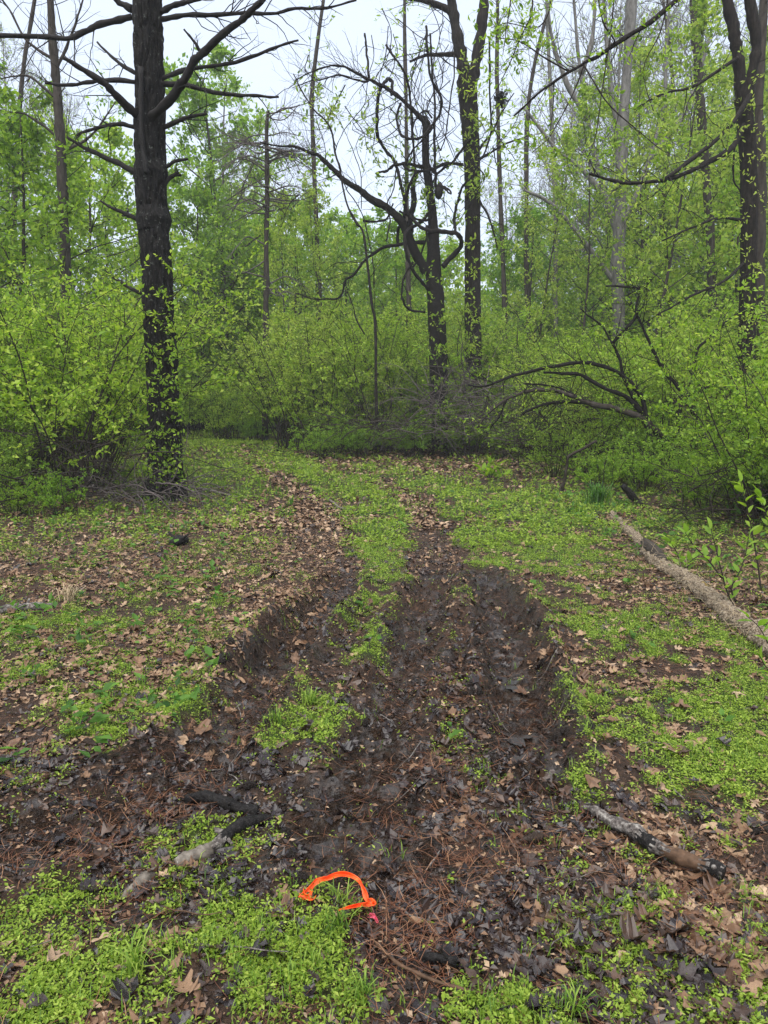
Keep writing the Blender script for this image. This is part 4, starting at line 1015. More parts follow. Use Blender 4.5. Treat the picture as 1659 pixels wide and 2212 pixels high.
# ------------------------------------------------------------------ things lying on the ground
def lying(name, label, cat, uv, rads, mat, seed=0, sides=10, lift=.75, knots=2, mat2=None, n=None, dz=None, rel=.0):
    """a stick or log traced along the ground; rads in metres"""
    rng = np.random.default_rng(seed)
    g = np.array([G(*p) for p in uv]); r = np.interp(np.linspace(0, 1, len(g)), np.linspace(0, 1, len(rads)), rads)
    pts = np.column_stack([g, height(g[:, 0], g[:, 1]) + r * lift + (np.array(dz) if dz is not None else 0)])
    n = n or len(uv) * 8; c = smooth_line(pts, n); rr = np.interp(np.linspace(0, 1, n), np.linspace(0, 1, len(rads)), rads)
    c[:, 2] = np.maximum(c[:, 2], height(c[:, 0], c[:, 1]) + rr * .25)
    base = (c[n // 2][0], c[n // 2][1], hz(c[n // 2][0], c[n // 2][1]))
    t = thing(name, label, cat, base)
    # body with uneven section
    a = np.arange(sides) / sides * 2 * math.pi
    T = unit(np.gradient(c, axis=0)); U = unit(np.cross(T, [0, 0, 1.])); W = np.cross(U, T)
    s = np.arange(n)
    A, S = np.meshgrid(a, s)
    w = A / (2 * math.pi)
    nz = fbm(w * 7, S * .55, seed + 3, 3) * (1 - w) + fbm((w - 1) * 7, S * .55, seed + 3, 3) * w
    nz2 = fbm(w * 16, S * 1.3, seed + 8, 2) * (1 - w) + fbm((w - 1) * 16, S * 1.3, seed + 8, 2) * w
    rad = rr[:, None] * (1 + .22 * nz + .16 * nz2 + .12 * np.sin(S * .5 + seed)) + rel * (np.abs(nz) - .3)
    V = (c[:, None] + rad[..., None] * (np.cos(A)[..., None] * U[:, None] + np.sin(A)[..., None] * W[:, None])).reshape(-1, 3)
    i, j = np.meshgrid(np.arange(n - 1), np.arange(sides), indexing='ij')
    q0 = i * sides + j; q1 = i * sides + (j + 1) % sides
    Q = np.stack([q0, q1, q1 + sides, q0 + sides], -1).reshape(-1, 4)
    f = np.array([[0, k + 1, k] for k in range(1, sides - 1)])
    me = make_mesh(name, V - np.array(base), Q, np.vstack([f, f[:, ::-1] + (n - 1) * sides]), None, mat)
    o = link('wood', me, t)
    if mat2 is not None:                                   # a stretch of other colour (charred, barkless)
        for m2, f0, f1 in mat2:
            me.materials.append(m2)
            k = len(me.materials) - 1
            mi = np.zeros(len(me.polygons), np.int32); me.polygons.foreach_get('material_index', mi)
            rowq = (i.ravel() + .5) / (n - 1) + .03 * np.sin(j.ravel() * 1.9)
            mi[:len(Q)][(rowq >= f0) & (rowq <= f1)] = k
            if f1 > .97: mi[len(Q) + sides - 2:] = k
            me.polygons.foreach_set('material_index', mi)
    for k in range(knots):
        ii_ = rng.integers(2, n - 2); b = Build(); d = unit(U[ii_] * rng.choice([-1, 1]) + W[ii_] * rng.uniform(.2, 1) + T[ii_] * .4)
        add_tubes(b, [(np.array([c[ii_] - np.array(base), c[ii_] + d * rr[ii_] * 1.2 - np.array(base), c[ii_] + d * rr[ii_] * rng.uniform(1.6, 3) - np.array(base)]), np.array([.45, .35, .2]) * rr[ii_])], 6)
        link('knot', b.mesh('knot', mat), t)
    return t
def wm(p, v):   # photo width at ground row v -> metres
    g = G(829, v); return p * math.hypot(g[1], CAM_H) / FPX
log = lying('fallen_log', 'long pale barked fallen log slanting along the right side of the track', 'log',
      [(1322, 1118), (1345, 1142), (1372, 1166), (1395, 1192), (1425, 1224), (1480, 1258), (1530, 1298), (1580, 1338), (1640, 1386), (1720, 1452)],
      [.04, .046, .052, .058, .062, .064, .064, .066, .068, .07], M['log_bark'], 2, 44, .55, 1, None, 320, None, .045)
# knobby broken stub on the log
b = Build(); lb = np.array(log.location)
g0 = G(1388, 1182); g1 = G(1434, 1228)
st = smooth_line(np.array([[g0[0], g0[1], hz(*g0) + .085], [(g0[0] + g1[0]) / 2, (g0[1] + g1[1]) / 2, hz(*g0) + .09], [g1[0], g1[1], hz(*g1) + .055]]), 12)
add_tubes(b, [(st, np.array([.025, .045, .052, .055, .058, .06, .062, .062, .06, .058, .05, .045]))], 14)
link('broken_stub', b.mesh('broken_stub', M['brown_bark'], True, lb), log)
# straw like dry grass lying on the log
def straw(name, uv, n, seed, parent, L=.16, spread=.09):
    rng = np.random.default_rng(seed); g = smooth_line(np.array([list(G(*p)) + [0] for p in uv]), 60); ls = []
    for k in range(n):
        p = g[rng.integers(0, 60)] + rng.normal(0, spread, 3); p[2] = hz(p[0], p[1]) + rng.uniform(.0, .16)
        x = grow(rng, p, rng.normal(size=3) * [1, 1, .3] + [0, 0, .15], L * rng.uniform(.5, 1.4), .0016, 4, .18, -.12); ls.append(x)
    b = Build(); add_tubes(b, ls, 3)
    o = link(name, b.mesh(name, M['straw'], True, np.array(parent.location) if parent else (0, 0, 0)), parent); o['kind'] = 'stuff'
straw('dry_grass', [(1335, 1140), (1400, 1205), (1450, 1245), (1500, 1280), (1560, 1330), (1640, 1390)], 240, 4, log)

stick1 = lying('dead_branch', 'crooked half barked dead branch lying left of the orange tape', 'branch',
      [(590, 1768), (560, 1777), (515, 1800), (480, 1822), (450, 1852), (415, 1870), (380, 1885)], [.010, .021, .023, .022, .024, .024, .017], M['stick_bark'], 6, 20, 1.3, 4, [(M['black_wood'], .0, .52), (M['pale_wood'], .60, 1.0)], 60)
lying('wood_slab', 'split pale strip of wood at the lower end of the dead branch', 'wood', [(352, 1888), (320, 1908), (290, 1925), (262, 1942)], [.012, .02, .018, .006], M['pale_wood'], 7, 8, .6, 0)
lying('charred_stick', 'black wet stick lying above the crooked dead branch', 'stick', [(408, 1728), (440, 1744), (470, 1753), (510, 1757), (556, 1760)], [.019, .021, .021, .021, .022], M['black_wood'], 8, 20, .9, 2)
lying('dead_branch', 'grey lichened dead branch with a black end at right', 'branch',
      [(1262, 1752), (1285, 1766), (1315, 1784), (1345, 1802), (1372, 1818), (1395, 1840), (1425, 1852), (1480, 1876), (1530, 1893), (1562, 1906)], [.008, .015, .021, .023, .025, .026, .022, .023, .025, .027], M['stick_bark'], 9, 22, 1.9, 4,
      [(M['black_wood'], .52, .62), (M['rusty_wood'], .70, .86), (M['black_wood'], .88, 1.0)], 80)
lying('black_stick', 'short straight black stick near the bottom edge', 'stick', [(905, 2086), (945, 2091), (987, 2096)], [.0105, .0105, .011], M['black_wood'], 10, 16, 2.2, 0)
lying('thin_twig', 'long thin curving twig beside the short black stick', 'twig', [(800, 2040), (829, 2074), (855, 2098), (879, 2112), (939, 2136), (985, 2146), (1039, 2150), (1062, 2136), (1082, 2118)], [.003, .0045, .005, .005, .005, .0045, .004, .003, .002], M['rusty_wood'], 11, 7, 4.0, 1)
lying('thin_twig', 'thin pale twig lying in the dark mud in the middle', 'twig', [(905, 1885), (925, 1872), (958, 1845)], [.003, .004, .002], M['stick_bark'], 12, 6, 1.0, 0)
lying('stick', 'pale peeled stick lying on the green strip of track', 'stick', [(704, 1080), (718, 1090), (733, 1098), (760, 1104)], [.018, .022, .02, .012], M['pale_wood'], 13, 7, .9, 1)
lying('fallen_branch', 'thin dark branch lying across the far bend of the track', 'branch', [(612, 979), (650, 982), (710, 983), (740, 986)], [.03, .035, .03, .02], M['dark_bark'], 14, 7, .9, 2)
lying('fallen_branch', 'grey fallen branch lying left of the foot of the big pine', 'branch', [(0, 1072), (70, 1066), (130, 1064), (200, 1062), (285, 1062), (330, 1066)], [.02, .028, .03, .03, .026, .02], M['dark_bark'], 15, 8, 1.2, 3)
lying('fallen_branch', 'grey fallen branch lying right of the foot of the big pine', 'branch', [(372, 1058), (410, 1060), (450, 1066), (514, 1076)], [.03, .03, .028, .015], M['stick_bark'], 16, 8, 1.2, 3)
lying('rotten_log', 'dark rotten log at the edge of the central brush', 'log', [(790, 968), (830, 972), (880, 976)], [.09, .10, .08], M['black_wood'], 17, 18, .7, 3)
lying('grey_root', 'grey ridged root half buried in leaves at the left edge', 'root', [(0, 1327), (50, 1322), (90, 1318), (118, 1312)], [.03, .032, .028, .012], M['stick_bark'], 18, 16, .7, 2)
lying('stick', 'slim dark stick on the ground at the lower right edge', 'stick', [(1610, 1800), (1650, 1790), (1700, 1775)], [.01, .014, .014], M['dark_bark'], 19, 8, .9, 0)
lying('stick', 'yellowish stick poking in at the left edge', 'stick', [(-20, 1640), (12, 1668), (40, 1700)], [.01, .01, .006], M['rusty_wood'], 20, 8, .9, 0)
lying('stump', 'small dark rotten stump among leaves left of the track', 'stump', [(372, 1182), (388, 1176), (400, 1172)], [.04, .06, .04], M['black_wood'], 21, 17, .7, 2)

# ---- pine cones
def pine_cone(u, v, L, rz, label):
    g = G(u, v); z = hz(*g); t = thing('pine_cone', label, 'pine cone', (g[0], g[1], z + L * .16), None, rz)
    rng = np.random.default_rng(int(u)); core = Build(); n = 8
    xs = np.linspace(-L / 2, L / 2, n); add_tubes(core, [(np.stack([xs, np.zeros(n), np.zeros(n)], 1), L * .12 * np.sin(np.linspace(.25, 2.9, n)))], 8)
    link('core', core.mesh('core', M['cone']), t)
    sc = Build(); k = np.arange(70); f = k / 70; a = k * 2.399
    pos = np.stack([-L / 2 + f * L * .95, np.zeros(70), np.zeros(70)], 1); rad = np.stack([np.full(70, .55), np.cos(a), np.sin(a)], 1)
    wd = L * .22 * np.sin(.3 + f * 2.5)
    add_leaves(sc, pos, rad, np.stack([np.ones(70), -np.cos(a) * .2, -np.sin(a) * .2], 1), wd * 1.15, wd * .95, .5, .2, 6)
    o = link('scales', sc.mesh('scales', M['cone']), t); o['kind'] = 'stuff'
pine_cone(1150, 1816, .10, .3, 'dark open pine cone in the leaves beside the grey lichened branch')
pine_cone(195, 1612, .09, 2.6, 'dark pine cone at the left among leaves and grass')

# ---- flagging tape
def ribbon(name, label, cat, uvz, w, mat, seed=0, tilt=None, n=90, crease=.004, knot=None):
    rng = np.random.default_rng(seed)
    pts = []
    for (u, v, z) in uvz:                       # photo trace at a height z above the ground
        r = ray(u, v); p = r * (-(CAM_H - z) / r[2]); pts.append([p[0], p[1], hz(p[0], p[1]) + z])
    c = smooth_line(np.array(pts), n); T = unit(np.gradient(c, axis=0)); S0 = unit(np.cross(T, [0, 0, 1.])); U0 = np.cross(S0, T)
    ti = np.interp(np.linspace(0, 1, n), np.linspace(0, 1, len(tilt)), tilt)[:, None]
    S = S0 * np.cos(ti) - U0 * np.sin(ti); N = np.cross(T, S)
    ww = np.interp(np.linspace(0, 1, n), np.linspace(0, 1, len(w)), w)
    m = 6; V = []
    ph = rng.uniform(0, 6, 4)
    for j in range(m):
        f = j / (m - 1) - .5
        bend = crease * (np.sin(np.arange(n) * .5 + ph[0] + f * 3) + .7 * np.sin(np.arange(n) * .21 + ph[1] - f * 5)) + crease * 1.5 * math.cos(f * 6)
        V.append(c + S * (f * ww)[:, None] + N * bend[:, None])
    V = np.array(V)                             # m, n, 3
    base = np.array([c[n // 2][0], c[n // 2][1], hz(c[n // 2][0], c[n // 2][1])])
    idx = lambda j, i: j * n + i
    Q = [[idx(j, i), idx(j + 1, i), idx(j + 1, i + 1), idx(j, i + 1)] for j in range(m - 1) for i in range(n - 1)]
    o = link(name, make_mesh(name, V.reshape(-1, 3) - base, Q, None, None, mat), None, tuple(base))
    sd = o.modifiers.new('thickness', 'SOLIDIFY'); sd.thickness = .0006
    tag(o, label, cat)
    return o
ribbon('flagging_tape', 'bright orange strip of flagging tape curled into a loop on the ground', 'tape',
       [(650, 1968, .01), (662, 1955, .014), (680, 1930, .022), (705, 1909, .03), (740, 1898, .034), (775, 1904, .03), (795, 1921, .03), (807, 1936, .034), (790, 1950, .03), (768, 1962, .034), (732, 1972, .030)],
       [.020, .022, .016, .013, .014, .012, .008, .015, .012, .009, .005], M['orange_tape'], 1, [.5, .9, 1.0, 1.1, .9, .8, 1.4, -.6, -.9, -.9, -.7], 110, .004)
b = Build()
ribbon('flagging_tape_tail', 'short folded orange tail at the knotted end of the tape loop', 'tape', [(652, 1952, .02), (660, 1960, .022), (670, 1962, .014), (678, 1957, .006)], [.018, .014, .02, .012], M['orange_tape'], 3, [.2, 1.2, .6, .2], 30, .003)
ribbon('pink_ribbon', 'faded pink scrap of ribbon just right of the orange tape', 'tape', [(797, 1976, .01), (806, 1975, .018), (812, 1985, .012), (822, 2002, .004)], [.010, .013, .007, .008], M['pink_tape'], 2, [.4, 1.2, .3, .9], 40, .003)

# ------------------------------------------------------------------ the carpet: dead leaves, needles, ground cover, grass
def leaf_outline(kind, rng):
    """half outline of a dead leaf, base to tip, as (along, across)"""
    if kind == 'oak':      # deep pointed lobes
        h = [(0, .02), (.14, .10), (.20, .26), (.28, .12), (.36, .13), (.46, .40), (.53, .34), (.56, .14), (.66, .13), (.78, .30), (.80, .10), (.90, .09), (1.0, 0)]
    elif kind == 'maple':
        h = [(0, .02), (-.02, .20), (.10, .34), (.20, .26), (.34, .52), (.44, .40), (.52, .44), (.50, .18), (.70, .22), (.78, .11), (1.0, 0)]
    elif kind == 'white':  # rounded lobes
        h = [(0, .02), (.12, .08), (.22, .2), (.32, .19), (.36, .1), (.46, .15), (.54, .3), (.66, .28), (.68, .14), (.8, .2), (.92, .13), (1.0, 0)]
    elif kind == 'torn':
        h = [(0, .02), (.1, .12), (.25, .30), (.38, .18), (.5, .33), (.58, .30), (.64, .12), (.7, .10), (.72, 0)]
    else:                  # plain oval
        h = [(0, .01), (.15, .14), (.35, .23), (.55, .24), (.75, .17), (.9, .07), (1.0, 0)]
    return np.array(h) * [1, 1]

def leaf_shape(kind, seed, curl):
    rng = np.random.default_rng(seed); h = leaf_outline(kind, rng)
    h[1:-1] += rng.normal(0, .028, (len(h) - 2, 2))
    n = len(h); mid = np.column_stack([np.clip(h[:, 0], 0, 1), np.zeros(n)])
    left, right = h, h * [1, -rng.uniform(.6, 1.1)] + np.column_stack([rng.normal(0, .02, n), np.zeros(n)])
    V2 = np.vstack([mid, left, right])
    r2 = V2[:, 1]; x = V2[:, 0] - .5
    z = .5 * (curl[0] * r2 ** 2 * 2 + curl[1] * x ** 2 * 1.2 + curl[2] * x * r2 * 2) + rng.normal(0, .012, len(V2)) + .03 * np.sin(r2 * 14 + x * 9)
    V = np.column_stack([x, r2, z])
    T = []
    for s in (1, 2):
        o = n * s
        for i in range(n - 1):
            a, b_, c, d = i, i + 1, o + i, o + i + 1
            T += [[a, c, d], [a, d, b_]] if s == 2 else [[a, d, c], [a, b_, d]]
    return V, np.array(T)
LK = [('oak', (.6, .3, .2)), ('oak', (-.7, .4, -.3)), ('maple', (.7, .2, .4)), ('maple', (-.5, -.4, .2)), ('white', (.8, .5, .1)), ('white', (-.6, .5, .5)), ('oval', (1.6, .5, .5)), ('oak', (1.5, .8, .3)), ('maple', (1.3, .7, -.4)), ('oval', (-1.8, .9, -.6)), ('oval', (2.4, -.6, .8)), ('torn', (1.2, .6, .7)), ('torn', (-1.0, 1.0, -.8)), ('white', (2.0, .4, .9))]
LSH = [leaf_shape(k, 40 + i, c) for i, (k, c) in enumerate(LK)]

def in_view(x, y): return np.abs(x) < .55 * y + .35
def scatter(rng, N, y0, y1, which, keep=1.0):
    """spots on the ground, thinning with distance, kept by the local cover"""
    if y1 < 12:
        y = y0 + (y1 - y0) * rng.uniform(0, 1, N) ** 1.15
    else: y = np.exp(rng.uniform(math.log(y0), math.log(y1), N))
    x = rng.uniform(-1, 1, N) * (.56 * y + .4)
    mk = masks(x, y); w = which(*mk, x, y)
    k = rng.uniform(0, 1, N) < w * keep
    return x[k], y[k]

rng = np.random.default_rng(2024)
pc = G(1120, 1556)
lx, ly = scatter(rng, 56000, 1.5, 9.5, lambda m, g, l, x, y: np.clip(.2 + .8 * l - .42 * g - .10 * np.clip(m, 0, 1), .14, 1) * np.clip(.85 + 1.2 * fbm(x * 3.5, y * 3.5, 61, 2), .15, 1), .95)
pk = ((lx - pc[0]) / .1) ** 2 + ((ly - pc[1]) / .16) ** 2 > 1; lx, ly = lx[pk], ly[pk]
lz = height(lx, ly); order = np.argsort(ly); lx, ly, lz = lx[order], ly[order], lz[order]
Ns = len(lx)
kind = rng.integers(0, len(LSH), Ns); size = (.024 + .095 * rng.beta(1.2, 2.9, Ns)) * np.where(rng.uniform(size=Ns) < .12, 1.25, 1)
yaw = rng.uniform(0, 6.28, Ns); tx, ty = rng.normal(0, .2, Ns), rng.normal(0, .2, Ns)
flip = rng.uniform(size=Ns) < .4; asp = rng.uniform(.55, 1.05, Ns); tall = rng.uniform(.5, 1.9, Ns)
e_ = .03
gxn = (height(lx + e_, ly) - height(lx - e_, ly)) / (2 * e_); gyn = (height(lx, ly + e_) - height(lx, ly - e_)) / (2 * e_)
lm_mud, _, _ = masks(lx, ly)
ltint = np.clip(rng.beta(1.4, 1.7, Ns) * .98, 0, .99)
ltint = np.where(rng.uniform(size=Ns) < .75 * np.clip(lm_mud, 0, 1), ltint * .45, ltint)
ltint = np.where((lx < -.35) & (ly < 3.0) & (ly > 1.9) & (rng.uniform(size=Ns) < .85), ltint * .42, ltint)
ltint = np.where((np.abs(lx - .15 - .08 * np.sin(ly * 5)) < .72) & (ly < 5.0) & (rng.uniform(size=Ns) < .84), ltint * .52, ltint)
ltint = np.where(((ly > 3.2) & (np.abs(lx - .25) > .7) | (lx > .95)) & (rng.uniform(size=Ns) < np.where(ly < 3.2, .25, .6)), np.clip(ltint * .45 + .52, 0, .99), ltint)
_lm = {}
def leaf_tone(k, t):                        # one mesh for each leaf shape and tone
    q = int(t * 7)
    if (k, q) not in _lm: _lm[k, q] = make_mesh('dead_leaf', LSH[k][0], None, LSH[k][1], np.full(len(LSH[k][0]), q / 7), M['litter'])
    return _lm[k, q]
lg_ = masks(lx, ly)[1]
lz = lz + rng.uniform(0, .026, Ns) * np.clip(lg_ * 1.5, 0, 1)
lmats = []
nind = 0
rest = []
for i in range(Ns):
    nrm = Vector((-gxn[i] + tx[i], -gyn[i] + ty[i], 1)).normalized()
    rot = (nrm.to_track_quat('Z', 'Y').to_matrix() @ Matrix.Rotation(yaw[i], 3, 'Z') @ (Matrix.Rotation(math.pi, 3, 'X') if flip[i] else Matrix.Identity(3)))
    lmats.append(rot)
    vis = in_view(lx[i], ly[i]) and ly[i] > 1.62
    if nind < 300 and vis and size[i] > .05:
        o = bpy.data.objects.new('fallen_leaf', leaf_tone(kind[i], ltint[i])); COL.objects.link(o); o.parent = ground
        o.matrix_local = Matrix.LocRotScale(Vector((lx[i], ly[i], lz[i] + size[i] * .03 + .003)), rot, Vector((size[i], size[i] * asp[i], size[i] * tall[i])))
        nind += 1
    else: rest.append(i)
b = Build()
rest = np.array(rest)
for k in range(len(LSH)):
    idx = rest[kind[rest] == k]; V, T = LSH[k]
    Rm = np.array([np.array(lmats[i]) for i in idx])
    W = np.einsum('nij,nvj->nvi', Rm, V[None] * np.stack([np.ones(len(idx)), asp[idx], tall[idx]], 1)[:, None]) * size[idx][:, None, None] + np.stack([lx[idx], ly[idx], lz[idx] + size[idx] * .03 + .002], 1)[:, None]
    b.add(W.reshape(-1, 3), None, (T[None] + (np.arange(len(idx)) * len(V))[:, None, None]).reshape(-1, 3), np.repeat(ltint[idx], len(V)))
tag(link('leaf_litter', b.mesh('leaf_litter', M['litter'], False)), 'brown dead leaves scattered over the track', kind='stuff')
# further off, simpler leaves
x, y = scatter(rng, 110000, 8.5, 34, lambda m, g, l, x, y: np.clip(.1 + .8 * l - .75 * g, .03, 1), .7)
N = len(x); b = Build(); sz = rng.uniform(.035, .095, N) * np.clip(y / 12, 1, 1.6)
add_leaves(b, np.stack([x, y, height(x, y) + .015], 1), np.stack([rng.normal(size=N), rng.normal(size=N), rng.normal(0, .3, N)], 1), rng.normal(0, .35, (N, 3)) + [0, 0, 1], sz, sz * .65,
           np.clip(rng.beta(2.4, 1.3, N), 0, .99), .2, 6)
tag(link('far_leaf_litter', b.mesh('far_leaf_litter', M['litter'], False)), 'tan dead leaves along the far track and banks', kind='stuff')

# crumbs of leaf and bark
rng = np.random.default_rng(404)
x, y = scatter(rng, 80000, 1.5, 9, lambda m, g, l, x, y: np.clip(.35 + .5 * l, .1, 1) * np.clip(.6 + 1.2 * fbm(x * 5, y * 5, 63, 2), .1, 1), .8)
N = len(x); b = Build(); sz = rng.uniform(.007, .028, N)
add_leaves(b, np.stack([x, y, height(x, y) + .004], 1), np.stack([rng.normal(size=N), rng.normal(size=N), rng.normal(0, .25, N)], 1), rng.normal(0, .35, (N, 3)) + [0, 0, 1], sz, sz * rng.uniform(.35, .9, N),
           np.clip(rng.beta(1.3, 1.5, N), 0, .99), .25)
tag(link('leaf_crumbs', b.mesh('leaf_crumbs', M['litter'], False)), 'crumbled bits of leaf and bark on the track', kind='stuff')

# dry pine needles
def needles(N, y0, y1, seed):
    rng = np.random.default_rng(seed)
    x, y = scatter(rng, N, y0, y1, lambda m, g, l, x, y: np.clip(.12 + .35 * l + .25 * m - .5 * g, .03, .9) * np.clip(.5 + 1.1 * fbm(x * 2.2, y * 2.2, 77, 2), .05, 1))
    n = len(x); a = rng.uniform(0, math.pi, n); L = rng.uniform(.05, .11, n)
    z = height(x, y) + rng.uniform(.004, .03, n)
    p0 = np.stack([x, y, z], 1); d = np.stack([np.cos(a), np.sin(a), rng.normal(0, .12, n)], 1)
    s = np.stack([-np.sin(a), np.cos(a), np.zeros(n)], 1) * .0008
    m_ = p0 + d * L[:, None] * .5 + s * rng.normal(0, 8, n)[:, None]
    V = np.stack([p0 - s, p0 + s, m_ + s, m_ - s, p0 + d * L[:, None]], 1).reshape(-1, 3)
    o = np.arange(n)[:, None] * 5
    return V, o + np.array([0, 1, 2, 3]), o + np.array([3, 2, 4])
V, Q, T = needles(70000, 1.5, 7, 5)
tag(link('pine_needles', make_mesh('pine_needles', V, Q, T, np.repeat(np.clip(np.random.default_rng(3).normal(.45, .3, len(V) // 5), 0, 1), 5), M['needles_dry'], False)), 'rust coloured dry pine needles over the mud', kind='stuff')

# small leaved ground cover
def cover(N, y0, y1, seed, leaf, hgt, per, name, mat, which, label, tint=(.5, .25), grow_far=0.0, wd=.5, stand=.0):
    rng = np.random.default_rng(seed)
    x, y = scatter(rng, N, y0, y1, which)
    n = len(x); x = np.repeat(x, per); y = np.repeat(y, per); f = np.tile(np.arange(per), n)
    sc = 1 + grow_far * np.clip(y / 6 - 1, 0, 3)
    x = x + rng.normal(0, .012, n * per) * sc; y = y + rng.normal(0, .012, n * per) * sc
    z = height(x, y) + rng.uniform(.001, hgt, n * per) * np.minimum(sc, 1.6)
    L = leaf * (.4 + 1.5 * rng.beta(1.4, 2.2, n * per)) * sc * np.repeat(rng.uniform(.7, 1.4, n), per)
    d = np.stack([rng.normal(size=n * per), rng.normal(size=n * per), rng.normal(.25 + stand, .35, n * per)], 1)
    b = Build(); add_leaves(b, np.stack([x, y, z], 1), d, rng.normal(0, .35, (n * per, 3)) + [0, 0, 1], L, L * wd, np.clip(rng.normal(tint[0], tint[1], n * per), 0, 1), .15)
    return tag(link(name, b.mesh(name, mat, False)), label, kind='stuff')
gsel = lambda m, g, l, x, y: np.clip(g * .8 - .08, 0.008, 1)
cover(165000, 1.5, 8, 1, .0105, .024, 6, 'ground_cover', M['cover'], gsel, 'low bright green small leaved ground cover', (.5, .25))
cover(60000, 7.5, 34, 2, .022, .05, 4, 'far_ground_cover', M['cover'], gsel, 'bright green low growth on the far track', (.55, .22), .9)
cover(2600, 2.8, 11.9, 3, .05, .10, 5, 'herb_layer', M['leaf_deep'], lambda m, g, l, x, y: np.clip(g, 0, 1) * np.where((x < -.9) | (x > 2.4), .8, .03), 'broad leaved green herbs on the banks', (.5, .25), .2, .6)

def blades(N, y0, y1, seed, name, label, Lr, which, per=4, mat='grass', w0=.0016):
    rng = np.random.default_rng(seed)
    x, y = scatter(rng, N, y0, y1, which)
    n = len(x) * per; x = np.repeat(x, per) + rng.normal(0, .012, n); y = np.repeat(y, per) + rng.normal(0, .012, n)
    a = rng.uniform(0, 6.28, n); L = rng.uniform(*Lr, n) * np.clip(y / 7, 1, 1.8); lean = rng.uniform(.1, .8, n)
    z = height(x, y); p0 = np.stack([x, y, z], 1)
    o = np.stack([np.cos(a), np.sin(a), np.zeros(n)], 1); s = np.stack([-np.sin(a), np.cos(a), np.zeros(n)], 1) * (w0 * np.clip(y / 5, 1, 4))[:, None]
    p1 = p0 + (o * lean[:, None] * .35 + [0, 0, .55]) * L[:, None]; p2 = p0 + (o * (lean * .95)[:, None] + [0, 0, .85] - np.array([0, 0, .5]) * (lean ** 2)[:, None]) * L[:, None]
    V = np.stack([p0 - s, p0 + s, p1 + s * .8, p1 - s * .8, p2], 1).reshape(-1, 3); k = np.arange(n)[:, None] * 5
    me = make_mesh(name, V, k + np.array([0, 1, 2, 3]), k + np.array([3, 2, 4]), np.repeat(np.clip(rng.normal(.5, .25, n), 0, 1), 5), M[mat], True)
    return tag(link(name, me), label, kind='stuff')
blades(22000, 1.5, 8, 4, 'grass', 'thin grass blades growing through the leaves', (.02, .075), lambda m, g, l, x, y: np.clip(g * .9 - .1 + .05, 0.02, 1) * np.clip(.35 + 1.2 * fbm(x * 3, y * 3, 55, 2), 0, 1))
blades(9000, 8, 34, 5, 'far_grass', 'grass on the far track and under the shrubs', (.06, .14), lambda m, g, l, x, y: np.clip(g * .8, 0.03, 1), 4)

# mud clods thrown up by tyres
rng = np.random.default_rng(8)
def clod(seed):
    r = np.random.default_rng(seed); n, s = 5, 8; V = []
    for i in range(n + 1):
        t = i / n * math.pi
        for j in range(s):
            a = j / s * 6.283; q = 1 + r.normal(0, .16)
            V.append((math.sin(t) * math.cos(a) * q, math.sin(t) * math.sin(a) * q * .8, math.cos(t) * .6 * q))
    Q = [[i * s + j, i * s + (j + 1) % s, (i + 1) * s + (j + 1) % s, (i + 1) * s + j] for i in range(n) for j in range(s)]
    k = len(V); return make_mesh('mud_clod', np.array(V), Q, None, {'mud': np.ones(k), 'green': np.zeros(k)}, M['ground'])
cm = [clod(i) for i in range(5)]
lines = [RUT_L, RUT_M, RUT_R]; wds = [RUT_LW, RUT_MW, RUT_RW]
for i in range(150):
    k = rng.integers(0, 3); ln = lines[k]; s = rng.uniform(.5, len(ln) - 2.2); j = int(s); f = s - j
    c = ln[j] * (1 - f) + ln[j + 1] * f; nrm = unit(np.array([-(ln[j + 1] - ln[j])[1], (ln[j + 1] - ln[j])[0]]))
    off = rng.choice([-1, 1]) * wds[k][j] * rng.normal(1.45, .35); p = c + nrm * off; r_ = rng.uniform(.008, .035)
    o = bpy.data.objects.new('mud_clod', cm[i % 5]); COL.objects.link(o); o.parent = ground
    o.location = (p[0], p[1], hz(p[0], p[1]) + r_ * .25); o.scale = (r_, r_, r_ * .8); o.rotation_euler = tuple(rng.uniform(0, 6.28, 3))

# crumbled mud along the ruts, too fine to count
rng = np.random.default_rng(515)
x, y = scatter(rng, 90000, 1.5, 9, lambda m, g, l, x, y: np.clip(m * 1.1 - .35, 0, 1) * np.clip(.5 + 1.5 * fbm(x * 4, y * 4, 88, 2), .05, 1))
N = len(x); r_ = rng.uniform(.003, .008, N) * np.where(rng.uniform(size=N) < .12, 2.0, 1)
oct_ = np.array([[1, 0, 0], [0, 1, 0], [-1, 0, 0], [0, -1, 0], [0, 0, 1], [0, 0, -1]], float)
V = np.stack([x, y, height(x, y) + r_ * .3], 1)[:, None] + oct_[None] * r_[:, None, None] * rng.uniform(.55, 1.35, (N, 6, 1)) + rng.normal(0, .25, (N, 6, 3)) * r_[:, None, None]
T = np.array([[0, 1, 4], [1, 2, 4], [2, 3, 4], [3, 0, 4], [1, 0, 5], [2, 1, 5], [3, 2, 5], [0, 3, 5]])
T = (T[None] + (np.arange(N) * 6)[:, None, None]).reshape(-1, 3)
tag(link('mud_crumbs', make_mesh('mud_crumbs', V.reshape(-1, 3), None, T, {'mud': np.ones(N * 6), 'green': np.zeros(N * 6)}, M['ground'], False)), 'crumbled dark mud thrown up along the ruts', kind='stuff')

